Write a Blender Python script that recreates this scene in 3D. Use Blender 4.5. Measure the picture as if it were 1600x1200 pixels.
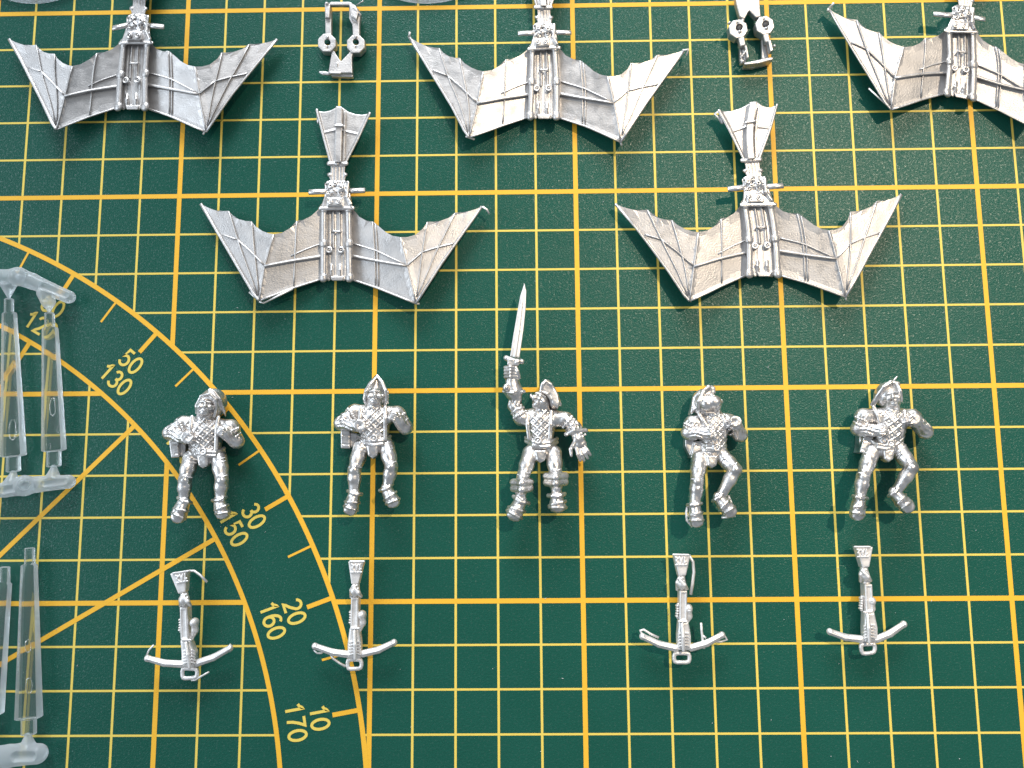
import bpy, bmesh, math, random
import numpy as np
from mathutils import Matrix, Vector
random.seed(7); rng = np.random.default_rng(7)
for o in list(bpy.data.objects): bpy.data.objects.remove(o)
SC = bpy.context.scene
COL = SC.collection
MM = 0.001

# ------------------------------------------------------------------ camera
# calibrated on the 5 cm grid of the mat (photo is 1600 x 1200 px)
FPX = 1205.81
RC = np.array([[0.99988147, 0.00748963, 0.01345203],
               [-0.00907582, 0.99248635, 0.12201836],
               [-0.01243709, -0.12212598, 0.99243668]])
FL = np.diag([1., -1., -1.])
CR = RC @ FL                                   # camera axes (right, down, forward) in world axes
CAM = np.array([(13.59843 - 12.5) * 10, (10 - 12.15179) * 10, 186.566])   # mm
cam_d = bpy.data.cameras.new("camera"); cam = bpy.data.objects.new("camera", cam_d); COL.objects.link(cam)
cam_d.sensor_fit = 'HORIZONTAL'; cam_d.sensor_width = 36; cam_d.lens = FPX / 1600 * 36
cam_d.clip_start = 0.005; cam_d.clip_end = 20
m = Matrix.Identity(4)
for i in range(3):
    m[i][0] = CR[0][i]; m[i][1] = -CR[1][i]; m[i][2] = -CR[2][i]; m[i][3] = CAM[i] * MM
cam.matrix_world = m
SC.camera = cam

# ------------------------------------------------------------------ light
w = bpy.data.worlds.new("World"); SC.world = w; w.use_nodes = True
bg = w.node_tree.nodes["Background"]
bg.inputs[0].default_value = (0.80, 0.90, 1.0, 1); bg.inputs[1].default_value = 0.36

def aim(o, p, q):
    o.location = p
    o.rotation_euler = (Vector(q) - Vector(p)).to_track_quat('-Z', 'Y').to_euler()
# direct sunlight that falls through a window on the right of the mat
sl = bpy.data.lights.new("sun_patch", 'SPOT'); so = bpy.data.objects.new("sun_patch", sl); COL.objects.link(so)
MIR = Vector((0.0845, 0.0541, 0))
inc = MIR - Vector(CAM * MM); ref = Vector((inc.x, inc.y, -inc.z)).normalized()
aim(so, MIR + ref * 2.0, (0.150, 0.060, 0))
sl.energy = 110; sl.color = (1.0, 0.83, 0.62); sl.shadow_soft_size = 0.016
sl.spot_size = math.radians(14.5); sl.spot_blend = 1.0
# broad soft window light from beyond the top edge of the mat
al = bpy.data.lights.new("window_light", 'AREA'); ao = bpy.data.objects.new("window_light", al); COL.objects.link(ao)
al.shape = 'RECTANGLE'; al.size = 1.0; al.size_y = 0.7; al.energy = 40; al.color = (0.90, 0.95, 1.0)
aim(ao, (-0.20, 1.6, 0.72), (0, 0, 0))
# cool side window on the left
al2 = bpy.data.lights.new("side_window", 'AREA'); ao2 = bpy.data.objects.new("side_window", al2); COL.objects.link(ao2)
al2.shape = 'RECTANGLE'; al2.size = 0.9; al2.size_y = 0.7; al2.energy = 9; al2.color = (0.80, 0.90, 1.0)
aim(ao2, (-1.15, 0.15, 0.75), (0, 0, 0))
vs = SC.view_settings
vs.view_transform = 'Standard'; vs.look = 'None'; vs.gamma = 1; vs.exposure = 0; vs.use_curve_mapping = False

# ------------------------------------------------------------------ pixel -> world
def W(px, py, z=0.0):
    d = np.array([(px - 800) / FPX, (py - 600) / FPX, 1.0]) @ CR
    t = (z - CAM[2]) / d[2]
    return CAM + t * d
def WA(px, py, z):
    d = np.stack([(px - 800) / FPX, (py - 600) / FPX, np.ones_like(px)], 1) @ CR
    t = (z - CAM[2]) / d[:, 2]
    return CAM + t[:, None] * d
PX = 0.150                                      # mm per photo pixel near the mat

# ------------------------------------------------------------------ materials
def mat(name):
    m = bpy.data.materials.new(name); m.use_nodes = True
    nt = m.node_tree; b = nt.nodes["Principled BSDF"]
    return m, nt, b
def nodes(nt, kind, **kw):
    n = nt.nodes.new(kind)
    for k, v in kw.items():
        if k in n.inputs: n.inputs[k].default_value = v
        else: setattr(n, k, v)
    return n
def add_bump(nt, b, specs):
    tc = nodes(nt, 'ShaderNodeTexCoord'); prev = None
    for scale, strength, dist, detail in specs:
        t = nodes(nt, 'ShaderNodeTexNoise', Scale=scale, Detail=detail, Roughness=0.6)
        nt.links.new(tc.outputs['Object'], t.inputs['Vector'])
        bp = nodes(nt, 'ShaderNodeBump', Strength=strength, Distance=dist)
        nt.links.new(t.outputs['Fac'], bp.inputs['Height'])
        if prev: nt.links.new(prev.outputs[0], bp.inputs['Normal'])
        prev = bp
    nt.links.new(prev.outputs[0], b.inputs['Normal'])
    return tc
def noise_ramp(nt, tc, scale, detail, stops, out):
    t = nodes(nt, 'ShaderNodeTexNoise', Scale=scale, Detail=detail)
    nt.links.new(tc.outputs['Object'], t.inputs['Vector'])
    r = nodes(nt, 'ShaderNodeValToRGB'); e = r.color_ramp.elements
    e[0].position, e[0].color = stops[0]; e[1].position, e[1].color = stops[1]
    for p, c in stops[2:]:
        x = e.new(p); x.color = c
    nt.links.new(t.outputs['Fac'], r.inputs['Fac']); nt.links.new(r.outputs[0], out)
    return r
def metal(name, c0, c1, rough, grain, met=0.85, csc=260):
    m, nt, b = mat(name)
    b.inputs['Metallic'].default_value = met
    tc = add_bump(nt, b, grain)
    noise_ramp(nt, tc, csc, 5, [(0.30, c0 + (1,)), (0.66, c1 + (1,))], b.inputs['Base Color'])
    noise_ramp(nt, tc, 420, 3, [(0.3, (rough - .08,) * 3 + (1,)), (0.7, (rough + .12,) * 3 + (1,))], b.inputs['Roughness'])
    return m
M_WING = metal("cast_metal_panel", (0.49, 0.474, 0.468), (0.585, 0.566, 0.556), 0.43, [(2600, 0.75, 0.00007, 2), (700, 0.2, 0.0001, 2)], 0.88)
M_FIG = metal("cast_metal_figure", (0.52, 0.495, 0.48), (0.86, 0.84, 0.83), 0.34, [(1600, 0.35, 0.00006, 2), (800, 0.4, 0.00014, 2)], 0.96, 520)
M_BOW = metal("cast_metal_white", (0.74, 0.72, 0.71), (0.88, 0.86, 0.85), 0.46, [(1700, 0.3, 0.00006, 2), (620, 0.35, 0.0002, 3)], 0.70)

M_MAT, nt, b = mat("green_mat")
tc = add_bump(nt, b, [(2600, 0.9, 0.00012, 3.5), (900, 0.12, 0.0001, 2)])
noise_ramp(nt, tc, 45, 4, [(0.3, (0.0098, 0.080, 0.056, 1)), (0.7, (0.0114, 0.088, 0.063, 1))], b.inputs['Base Color'])
b.inputs['Roughness'].default_value = 0.27
noise_ramp(nt, tc, 1900, 2, [(0.53, (.16,) * 3 + (1,)), (0.72, (.72,) * 3 + (1,))], b.inputs['Specular IOR Level'])
M_EDGE, nt, b = mat("mat_core"); b.inputs['Base Color'].default_value = (0.012, 0.05, 0.04, 1)
def ink(name, c, c2):
    m, nt, b = mat(name)
    tc = add_bump(nt, b, [(3300, 0.35, 0.00006, 2.5)])
    r = noise_ramp(nt, tc, 2100, 3, [(0.28, c2 + (1,)), (0.44, c + (1,))], b.inputs['Base Color'])
    b.inputs['Roughness'].default_value = 0.5; b.inputs['Specular IOR Level'].default_value = 0.3
    return m
M_THICK = ink("ink_orange_yellow", (0.88, 0.475, 0.040), (0.78, 0.42, 0.042))
M_THIN = ink("ink_pale_yellow", (0.80, 0.60, 0.115), (0.70, 0.52, 0.11))

def plastic(name, clear, rough, tint, white):
    m = bpy.data.materials.new(name); m.use_nodes = True
    nt = m.node_tree; nt.nodes.clear()
    out = nodes(nt, 'ShaderNodeOutputMaterial')
    g = nodes(nt, 'ShaderNodeBsdfGlass', Roughness=rough, IOR=1.42); g.inputs['Color'].default_value = tint + (1,)
    t = nodes(nt, 'ShaderNodeBsdfTransparent'); t.inputs['Color'].default_value = tint + (1,)
    d = nodes(nt, 'ShaderNodeBsdfTranslucent'); d.inputs['Color'].default_value = (0.93, 0.95, 0.97, 1)
    d2 = nodes(nt, 'ShaderNodeBsdfDiffuse'); d2.inputs['Color'].default_value = (0.93, 0.95, 0.97, 1)
    dd = nodes(nt, 'ShaderNodeMixShader', Fac=0.5); nt.links.new(d.outputs[0], dd.inputs[1]); nt.links.new(d2.outputs[0], dd.inputs[2])
    m1 = nodes(nt, 'ShaderNodeMixShader', Fac=clear); nt.links.new(g.outputs[0], m1.inputs[1]); nt.links.new(t.outputs[0], m1.inputs[2])
    lw = nodes(nt, 'ShaderNodeTexNoise', Scale=500, Detail=3); 
    m2 = nodes(nt, 'ShaderNodeMixShader', Fac=white); nt.links.new(m1.outputs[0], m2.inputs[1]); nt.links.new(dd.outputs[0], m2.inputs[2])
    nt.links.new(m2.outputs[0], out.inputs[0])
    return m
M_CLEAR = plastic("clear_plastic", 0.30, 0.03, (0.975, 0.985, 0.97), 0.05)
M_FROST = plastic("frosted_plastic", 0.35, 0.15, (0.95, 0.98, 1.0), 0.40)

# ------------------------------------------------------------------ object helpers
def tag(o, label=None, cat=None, group=None, kind=None):
    if label: o["label"] = label
    if cat: o["category"] = cat
    if group: o["group"] = group
    if kind: o["kind"] = kind
    return o
def empty(name, base):
    o = bpy.data.objects.new(name, None); COL.objects.link(o)
    o.empty_display_size = 0.005
    o.location = [c * MM for c in base]; o["_b"] = 0
    del o["_b"]
    return o
BASE = {}
def thing(name, base, label, cat, group=None):
    o = empty(name, base); tag(o, label, cat, group); BASE[o.name] = np.array(base, float); return o
def mesh(name, V, F, m, parent=None, smooth=True, root=None):
    """V in world mm; F list of faces or int array; parent may be a thing or a part of it"""
    V = np.asarray(V, float)
    base = np.zeros(3)
    if parent is not None: base = BASE[parent.name]
    me = bpy.data.meshes.new(name)
    V = (V - base) * MM
    if isinstance(F, np.ndarray):
        n, k = F.shape
        me.vertices.add(len(V)); me.vertices.foreach_set('co', V.astype(np.float32).ravel())
        me.loops.add(n * k); me.loops.foreach_set('vertex_index', F.astype(np.int32).ravel())
        me.polygons.add(n); me.polygons.foreach_set('loop_start', np.arange(0, n * k, k, dtype=np.int32))
        me.update(calc_edges=True)
    else:
        me.from_pydata(V.tolist(), [], [list(f) for f in F]); me.update()
    me.validate()
    me.polygons.foreach_set('use_smooth', np.full(len(me.polygons), smooth))
    me.materials.append(m)
    o = bpy.data.objects.new(name, me); COL.objects.link(o)
    if parent is not None:
        o.parent = parent
    BASE[o.name] = base
    return o
def ngon(n): return np.arange(n) * 2 * math.pi / n

def tube(pts, rad, n=8, flat=1.0, caps=True):
    """tube along a polyline of 3-D points (mm)"""
    P = np.array(pts, float); k = len(P); rad = np.broadcast_to(np.array(rad, float), (k,))
    V = []; F = []
    for i in range(k):
        t = P[min(i + 1, k - 1)] - P[max(i - 1, 0)]; t /= np.linalg.norm(t) + 1e-9
        up = np.array([0, 0, 1.]) if abs(t[2]) < 0.9 else np.array([0, 1., 0])
        s = np.cross(t, up); s /= np.linalg.norm(s); u = np.cross(s, t)
        for a in ngon(n): V.append(P[i] + rad[i] * (math.cos(a) * s + flat * math.sin(a) * u))
    for i in range(k - 1):
        for j in range(n):
            a = i * n + j; b2 = i * n + (j + 1) % n
            F.append((a, b2, b2 + n, a + n))
    if caps:
        F.append(tuple(range(n))[::-1]); F.append(tuple(range((k - 1) * n, k * n)))
    return V, F
def joinm(lst):
    V = []; F = []
    for v, f in lst:
        o = len(V); V += [tuple(x) for x in v]; F += [tuple(i + o for i in ff) for ff in f]
    return V, F

# ------------------------------------------------------------------ sculpting by distance fields
class Sculpt:
    def __init__(s, h=0.15): s.h = h; s.ops = []
    def op(s, f, lo, hi, k, mode): s.ops.append((f, np.array(lo, float), np.array(hi, float), k, mode)); return s
    def cone(s, a, b, ra, rb=None, k=0.3, mode='u', flat=1.0):
        a = np.array(a, float); b = np.array(b, float); rb = ra if rb is None else rb
        ab = b - a; L = ab @ ab + 1e-9
        def f(x, y, z):
            qx, qy, qz = x - a[0], y - a[1], z - a[2]
            t = np.clip((qx * ab[0] + qy * ab[1] + qz * ab[2]) / L, 0, 1)
            return np.sqrt((qx - t * ab[0]) ** 2 + (qy - t * ab[1]) ** 2 + ((qz - t * ab[2]) / flat) ** 2) - (ra + (rb - ra) * t)
        r = max(ra, rb) * max(1, flat)
        return s.op(f, np.minimum(a, b) - r, np.maximum(a, b) + r, k, mode)
    def chain(s, pts, rad, k=0.3, mode='u', flat=1.0):
        rad = np.broadcast_to(np.array(rad, float), (len(pts),))
        for i in range(len(pts) - 1): s.cone(pts[i], pts[i + 1], rad[i], rad[i + 1], k, mode, flat)
        return s
    def ell(s, c, r, k=0.3, mode='u', ang=0.0, tilt=0.0):
        c = np.array(c, float); r = np.array(r, float); ca, sa = math.cos(ang), math.sin(ang)
        def f(x, y, z):
            X, Y, Z = x - c[0], y - c[1], z - c[2]
            X, Y = X * ca + Y * sa, -X * sa + Y * ca
            if tilt: Y, Z = Y * math.cos(tilt) + Z * math.sin(tilt), -Y * math.sin(tilt) + Z * math.cos(tilt)
            k0 = np.sqrt((X / r[0]) ** 2 + (Y / r[1]) ** 2 + (Z / r[2]) ** 2)
            k1 = np.sqrt((X / r[0] ** 2) ** 2 + (Y / r[1] ** 2) ** 2 + (Z / r[2] ** 2) ** 2) + 1e-6
            return k0 * (k0 - 1) / k1
        R = r.max()
        return s.op(f, c - R, c + R, k, mode)
    def prism(s, poly, z0, z1, rd=0.15, k=0.1, mode='u', slope=(0, 0)):
        """outline in world xy (mm), between z0 and z1; slope tilts it"""
        q = np.array(poly, float)[:, :2]; n = len(q); cx, cy = q.mean(0)
        zc = (z0 + z1) / 2; hz = (z1 - z0) / 2 - rd
        def f(x, y, z):
            x = np.broadcast_to(x, np.broadcast_shapes(x.shape, y.shape)); y = np.broadcast_to(y, x.shape)
            d = np.full(x.shape, 1e9); sgn = np.ones(x.shape)
            for i in range(n):
                a = q[i]; b = q[i - 1]; e = b - a
                wx, wy = x - a[0], y - a[1]
                t = np.clip((wx * e[0] + wy * e[1]) / (e @ e + 1e-9), 0, 1)
                d = np.minimum(d, (wx - t * e[0]) ** 2 + (wy - t * e[1]) ** 2)
                c1 = y >= a[1]; c2 = y < b[1]; c3 = e[0] * wy > e[1] * wx
                flip = (c1 & c2 & c3) | (~c1 & ~c2 & ~c3)
                sgn = np.where(flip, -sgn, sgn)
            d2 = sgn * np.sqrt(d) + rd
            dz = np.abs(z - zc - slope[0] * (x - cx) - slope[1] * (y - cy)) - hz
            return np.minimum(np.maximum(d2, dz), 0) + np.sqrt(np.maximum(d2, 0) ** 2 + np.maximum(dz, 0) ** 2) - rd
        ex = abs(slope[0]) * np.ptp(q[:, 0]) + abs(slope[1]) * np.ptp(q[:, 1])
        return s.op(f, [*q.min(0) - .1, z0 - ex], [*q.max(0) + .1, z1 + ex], k, mode)
    def disp(s, f, lo, hi): return s.op(f, lo, hi, 0, 'd')
    def build(s):
        h = s.h
        us = [o for o in s.ops if o[4] == 'u']
        lo = np.min([o[1] for o in us], 0) - 3 * h; hi = np.max([o[2] for o in us], 0) + 3 * h
        n = np.ceil((hi - lo) / h).astype(int) + 1
        ax = [lo[i] + h * np.arange(n[i]) for i in range(3)]
        D = np.full(n, 3.0, np.float32)
        for f, a, b, k, mode in s.ops:
            mg = max(k, 0) + 2.5 * h
            i0 = np.clip(np.floor((a - mg - lo) / h).astype(int), 0, n); i1 = np.clip(np.ceil((b + mg - lo) / h).astype(int) + 1, 0, n)
            if (i1 <= i0).any(): continue
            sl = tuple(slice(i0[i], i1[i]) for i in range(3))
            x = ax[0][sl[0]][:, None, None]; y = ax[1][sl[1]][None, :, None]; z = ax[2][sl[2]][None, None, :]
            d = f(x, y, z); cur = D[sl]
            if mode == 'd': D[sl] = cur + d; continue
            if mode == 's':
                d = -d
                if k > 0:
                    hh = np.maximum(k - np.abs(cur - d), 0) / k; D[sl] = np.maximum(cur, d) + hh * hh * k * .25
                else: D[sl] = np.maximum(cur, d)
            else:
                if k > 0:
                    hh = np.maximum(k - np.abs(cur - d), 0) / k; D[sl] = np.minimum(cur, d) - hh * hh * k * .25
                else: D[sl] = np.minimum(cur, d)
        D = np.maximum(D, (0.03 - ax[2])[None, None, :].astype(np.float32))
        return nets(D, lo, h)
def nets(D, lo, h):
    D[0] = D[-1] = 1; D[:, 0] = D[:, -1] = 1; D[:, :, 0] = D[:, :, -1] = 1
    I = D < 0; s = I.astype(np.int8); nx, ny, nz = D.shape
    def C(A, i, j, k): return A[i:nx - 1 + i, j:ny - 1 + j, k:nz - 1 + k]
    tot = sum(C(s, i, j, k) for i in (0, 1) for j in (0, 1) for k in (0, 1))
    act = (tot > 0) & (tot < 8); idx = np.argwhere(act)
    num = np.full(act.shape, -1, np.int64); num[act] = np.arange(len(idx))
    acc = np.zeros((len(idx), 3)); cnt = np.zeros(len(idx))
    cv = {}
    for c in [(i, j, k) for i in (0, 1) for j in (0, 1) for k in (0, 1)]:
        cv[c] = D[idx[:, 0] + c[0], idx[:, 1] + c[1], idx[:, 2] + c[2]].astype(float)
    for c in cv:
        for a in range(3):
            if c[a] == 0:
                e = list(c); e[a] = 1; e = tuple(e)
                d0, d1 = cv[c], cv[e]; x = (d0 < 0) != (d1 < 0)
                t = np.where(x, d0 / np.where(x, d0 - d1, 1), 0)
                p = np.array(c, float)[None] + t[:, None] * (np.arange(3) == a)
                acc[x] += p[x]; cnt[x] += 1
    V = lo + h * (idx + acc / cnt[:, None])
    Q = []
    for a in range(3):
        b, c = (a + 1) % 3, (a + 2) % 3
        s0 = [slice(None)] * 3; s1 = [slice(None)] * 3
        s0[a] = slice(0, -1); s1[a] = slice(1, None)
        for q in (b, c):
            s0[q] = slice(1, -1); s1[q] = slice(1, -1)
        A, B = I[tuple(s0)], I[tuple(s1)]
        for flip, msk in ((False, A & ~B), (True, B & ~A)):
            e = np.argwhere(msk)
            if not len(e): continue
            e[:, b] += 1; e[:, c] += 1
            def cell(db, dc):
                k = e.copy(); k[:, b] -= db; k[:, c] -= dc
                return num[k[:, 0], k[:, 1], k[:, 2]]
            q = np.stack([cell(1, 1), cell(0, 1), cell(0, 0), cell(1, 0)], 1)
            Q.append(q[:, ::-1] if flip else q)
    return V, np.concatenate(Q)
def smoothv(V, F, it=1, lam=0.5):
    n = len(V)
    for _ in range(it):
        acc = np.zeros_like(V); c = np.zeros(n)
        for i in range(4):
            for j in ((i + 1) % 4, (i + 3) % 4):
                for k in range(3): acc[:, k] += np.bincount(F[:, i], V[F[:, j], k], n)
                c += np.bincount(F[:, i], minlength=n)
        V = V + lam * (acc / c[:, None] - V)
    return V
def sculpt_obj(name, S, m, parent, it=1):
    V, F = S.build(); V = smoothv(V, F, it, .35)
    return mesh(name, V, F, m, parent)

# ================================================================== the cutting mat
def mw(X, Y): return (X - 12.5) * 10, (10 - Y) * 10       # mat centimetres -> world mm
CX, CY, RO, RI = -5.11, 20.07, 15.11, 13.13
x0, y0 = mw(-9, 25); x1, y1 = mw(36, -8)
mat_o = None
bm = bmesh.new()
V = [(x0, y0, -3), (x1, y0, -3), (x1, y1, -3), (x0, y1, -3), (x0, y0, 0), (x1, y0, 0), (x1, y1, 0), (x0, y1, 0)]
mat_o = mesh("cutting_mat", V, [(4, 5, 6, 7), (3, 2, 1, 0), (0, 1, 5, 4), (1, 2, 6, 5), (2, 3, 7, 6), (3, 0, 4, 7)], M_MAT, smooth=False)
tag(mat_o, "dark green self-healing cutting mat printed with a yellow centimetre grid", None, kind="structure")
def strip(a, b, wd, z):
    a = np.array(a); b = np.array(b); t = (b - a) / np.linalg.norm(b - a); nn = np.array([-t[1], t[0]]) * wd / 2
    return [(*(a - nn), z), (*(b - nn), z), (*(b + nn), z), (*(a + nn), z)], [(0, 1, 2, 3)]
def cut(kind, c, lo, hi):
    """grid line clipped where it would cross the protractor band"""
    ts = [lo, hi]
    for r in (RO, RI):
        d = c - (CX if kind == 'v' else CY)
        if abs(d) < r:
            q = math.sqrt(r * r - d * d); o = CY if kind == 'v' else CX
            ts += [t for t in (o - q, o + q) if lo < t < hi]
    ts.sort(); out = []
    for a, b2 in zip(ts, ts[1:]):
        mid = (a + b2) / 2; p = (c, mid) if kind == 'v' else (mid, c)
        r = math.hypot(p[0] - CX, p[1] - CY)
        if not (RI < r < RO): out.append((a, b2))
    return out
thin = []; thick = []
for i in range(-8, 36):
    for a, b2 in cut('v', i, -7, 24):
        (thick if i % 5 == 0 else thin).append(strip(mw(i, a), mw(i, b2), 1.14 if i % 5 == 0 else 0.56, 0.034 if i % 5 == 0 else 0.020))
for j in range(-7, 25):
    for a, b2 in cut('h', j, -8, 35):
        (thick if j % 5 == 0 else thin).append(strip(mw(a, j), mw(b2, j), 1.14 if j % 5 == 0 else 0.50, 0.042 if j % 5 == 0 else 0.027))
mesh("minor_grid_lines", *joinm(thin), M_THIN, mat_o, False)
mesh("major_grid_lines", *joinm(thick), M_THICK, mat_o, False)
def pol(r, deg): return mw(CX + r * math.cos(math.radians(deg)), CY - r * math.sin(math.radians(deg)))
for r, wd in ((RO, 1.15), (RI, 1.1)):
    A = np.linspace(0, 180, 241); V = []; F = []
    for a in A: V += [(*pol(r - wd / 20, a), 0.050), (*pol(r + wd / 20, a), 0.050)]
    for i in range(240): F.append((2 * i, 2 * i + 1, 2 * i + 3, 2 * i + 2))
    mesh("protractor_arc", V, F, M_THICK, mat_o, False)
tk = []
for a in range(5, 180, 5):
    big = a % 10 == 0
    tk.append(strip(pol(14.47, a), pol(RO - 0.03, a), 1.05 if big else 0.55, 0.058))
mesh("protractor_ticks", *joinm(tk), M_THICK, mat_o, False)
for a in (30, 45, 60, 90, 120):
    mesh("angle_line", *strip(pol(2, a), pol(RI - 0.02, a), 1.1, 0.058), M_THICK, mat_o, False)
# printed degree numbers: stroke digits
def arcp(cx, cy, rx, ry, a0, a1, n=14):
    return [(cx + rx * math.cos(math.radians(a0 + (a1 - a0) * i / n)), cy + ry * math.sin(math.radians(a0 + (a1 - a0) * i / n))) for i in range(n + 1)]
DIG = {  # strokes in a box 0..0.56 wide, 0..1 tall
 '0': [arcp(.28, .5, .26, .5, 0, 360, 28)],
 '1': [[(.08, .76), (.20, .82), (.32, .98), (.36, 1.0), (.36, 0)]],
 '2': [arcp(.28, .73, .25, .27, 170, -35, 14) + [(.30, .30), (.12, .12), (.05, 0), (.54, 0)]],
 '3': [arcp(.27, .75, .22, .25, 160, -90, 14), arcp(.27, .26, .26, .26, 90, -160, 16)],
 '5': [[(.50, 1), (.14, 1), (.08, .52)] + arcp(.27, .31, .26, .31, 135, -155, 18)],
 '6': [arcp(.28, .30, .25, .30, 0, 360, 24), arcp(.34, .42, .31, .58, 60, 185, 12)],
 '7': [[(.04, 1), (.54, 1), (.38, .68), (.26, .32), (.22, 0)]],
 '4': [[(.40, 0), (.40, 1), (.02, .26), (.56, .26)]], '8': [arcp(.28, .74, .21, .26, 0, 360, 22), arcp(.28, .25, .26, .25, 0, 360, 22)],
 '9': [arcp(.28, .70, .25, .30, 0, 360, 24), arcp(.22, .58, .31, .58, -120, 5, 12)]}
def number(txt, r, deg, hgt=4.1, wd=0.66):
    ang = math.radians(deg - 90); c = np.array(pol(r, deg)); ca, sa = math.cos(ang), math.sin(ang)
    adv = 0.74; tot = adv * len(txt) - (adv - .56); V = []; F = []; lay = 0
    for i, ch in enumerate(txt):
        for st in DIG[ch]:
            lay += 1
            q = [((x + i * adv - tot / 2) * hgt, (y - .5) * hgt) for x, y in st]
            L = []
            for k in range(len(q)):
                a = np.array(q[max(k - 1, 0)]); b2 = np.array(q[min(k + 1, len(q) - 1)])
                if ch in '0' and k in (0, len(q) - 1): a = np.array(q[-2]); b2 = np.array(q[1])
                if ch in '68' and math.dist(q[0], q[-1]) < 1e-6 and k in (0, len(q) - 1): a = np.array(q[-2]); b2 = np.array(q[1])
                t1 = np.array(q[k]) - a; t2 = b2 - np.array(q[k]); n1 = np.linalg.norm(t1); n2 = np.linalg.norm(t2)
                t = (t1 / n1 if n1 > 1e-9 else 0) + (t2 / n2 if n2 > 1e-9 else 0); t = t / np.linalg.norm(t)
                nn = np.array([-t[1], t[0]])
                ref_t = t1 / n1 if n1 > 1e-9 else t2 / n2
                cs = max(0.55, abs(float(ref_t @ t))); nn = nn * wd / 2 / cs
                L.append((np.array(q[k]) + nn, np.array(q[k]) - nn))
            o = len(V); z = 0.066 + 0.004 * (lay % 3)
            for a, b2 in L:
                for p in (a, b2): V.append((c[0] + p[0] * ca - p[1] * sa, c[1] + p[0] * sa + p[1] * ca, z))
            for k in range(len(L) - 1): F.append((o + 2 * k, o + 2 * k + 1, o + 2 * k + 3, o + 2 * k + 2))
    mesh("printed_number", V, F, M_THIN, mat_o, False)["label"] = "printed degree number " + txt
for a in range(10, 100, 10):
    number(str(a), 14.165, a); 
    if a != 90: number(str(180 - a), 13.605, a)

# ================================================================== winged gliders
TS = 1 / 3.333 * PX                             # template crop px -> template mm
LM_T = dict(LT=(45,560), r1=(190,598), r2=(310,652), nL=(425,720), ri=(545,650), bL=(670,580), bR=(835,575), Ri=(945,655), nR=(1085,735),
            R2=(1225,655), R1=(1370,607), RT=(1510,575), RB=(1165,1080), LB=(350,1065), cL=(670,950), cR=(830,950), ge=(755,500), ne=(760,345),
            tL=(650,72), tR=(925,90), tm=(765,55), aL=(608,500), aR=(902,492), jL=(375,885), jR=(1120,885))
LM = [
 ((300,150,3.333), dict(LM_T)),
 ((940,150,3.265), dict(LT=(70,550), r1=(235,580), r2=(360,632), nL=(495,695), ri=(610,625), bL=(715,550), bR=(880,545), Ri=(1005,600), nR=(1160,685), R2=(1270,590),
    R1=(1405,535), RT=(1530,500), RB=(1245,1025), LB=(450,1045), cL=(740,910), cR=(910,910), ge=(785,465), ne=(765,320), tL=(600,75), tR=(895,45), tm=(775,30), aL=(645,475), aR=(928,458), jL=(470,870), jR=(1200,830))),
 ((0,0,3.636), dict(LT=(50,220), r1=(205,255), r2=(310,305), nL=(410,375), ri=(550,300), bL=(685,240), bR=(860,235), Ri=(960,290), nR=(1105,378), R2=(1260,298),
    R1=(1415,250), RT=(1575,222), RB=(1170,750), LB=(320,735), cL=(655,610), cR=(835,610), ge=(775,140), ne=(793,-22), tL=(680,-305), tR=(930,-295), tm=(806,-325), aL=(640,160), aR=(932,155), jL=(365,545), jR=(1130,535))),
 ((620,0,3.404), dict(LT=(65,195), r1=(225,255), r2=(335,308), nL=(460,380), ri=(580,315), bL=(705,255), bR=(860,245), Ri=(980,322), nR=(1120,405), R2=(1245,335),
    R1=(1385,292), RT=(1530,265), RB=(1190,755), LB=(385,730), cL=(695,620), cR=(860,620), ge=(785,175), ne=(780,32), tL=(672,-235), tR=(900,-235), tm=(785,-255), aL=(645,178), aR=(928,175), jL=(425,548), jR=(1155,548))),
 ((1270,0,4.848), dict(LT=(120,65), r1=(335,150), r2=(505,245), nL=(690,355), ri=(855,285), bL=(1010,225), bR=(1240,230), Ri=(1395,355), nR=(1612,487), LB=(595,830), cL=(1000,705), cR=(1230,745), ge=(1150,130), aL=(915,105), aR=(1305,150), jL=(620,590))),
]
def tps(src, dst):
    src = np.array(src, float); dst = np.array(dst, float); n = len(src)
    d = np.linalg.norm(src[:, None] - src[None], axis=2); K = np.where(d > 0, d * d * np.log(d + 1e-12), 0)
    K += np.eye(n) * 400.0
    P = np.c_[np.ones(n), src]; A = np.block([[K, P], [P.T, np.zeros((3, 3))]])
    wgt = np.linalg.solve(A, np.r_[dst, np.zeros((3, 2))])
    def f(q):
        d = np.linalg.norm(q[:, None] - src[None], axis=2); U = np.where(d > 0, d * d * np.log(d + 1e-12), 0)
        return U @ wgt[:n] + np.c_[np.ones(len(q)), q] @ wgt[n:]
    return f
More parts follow.
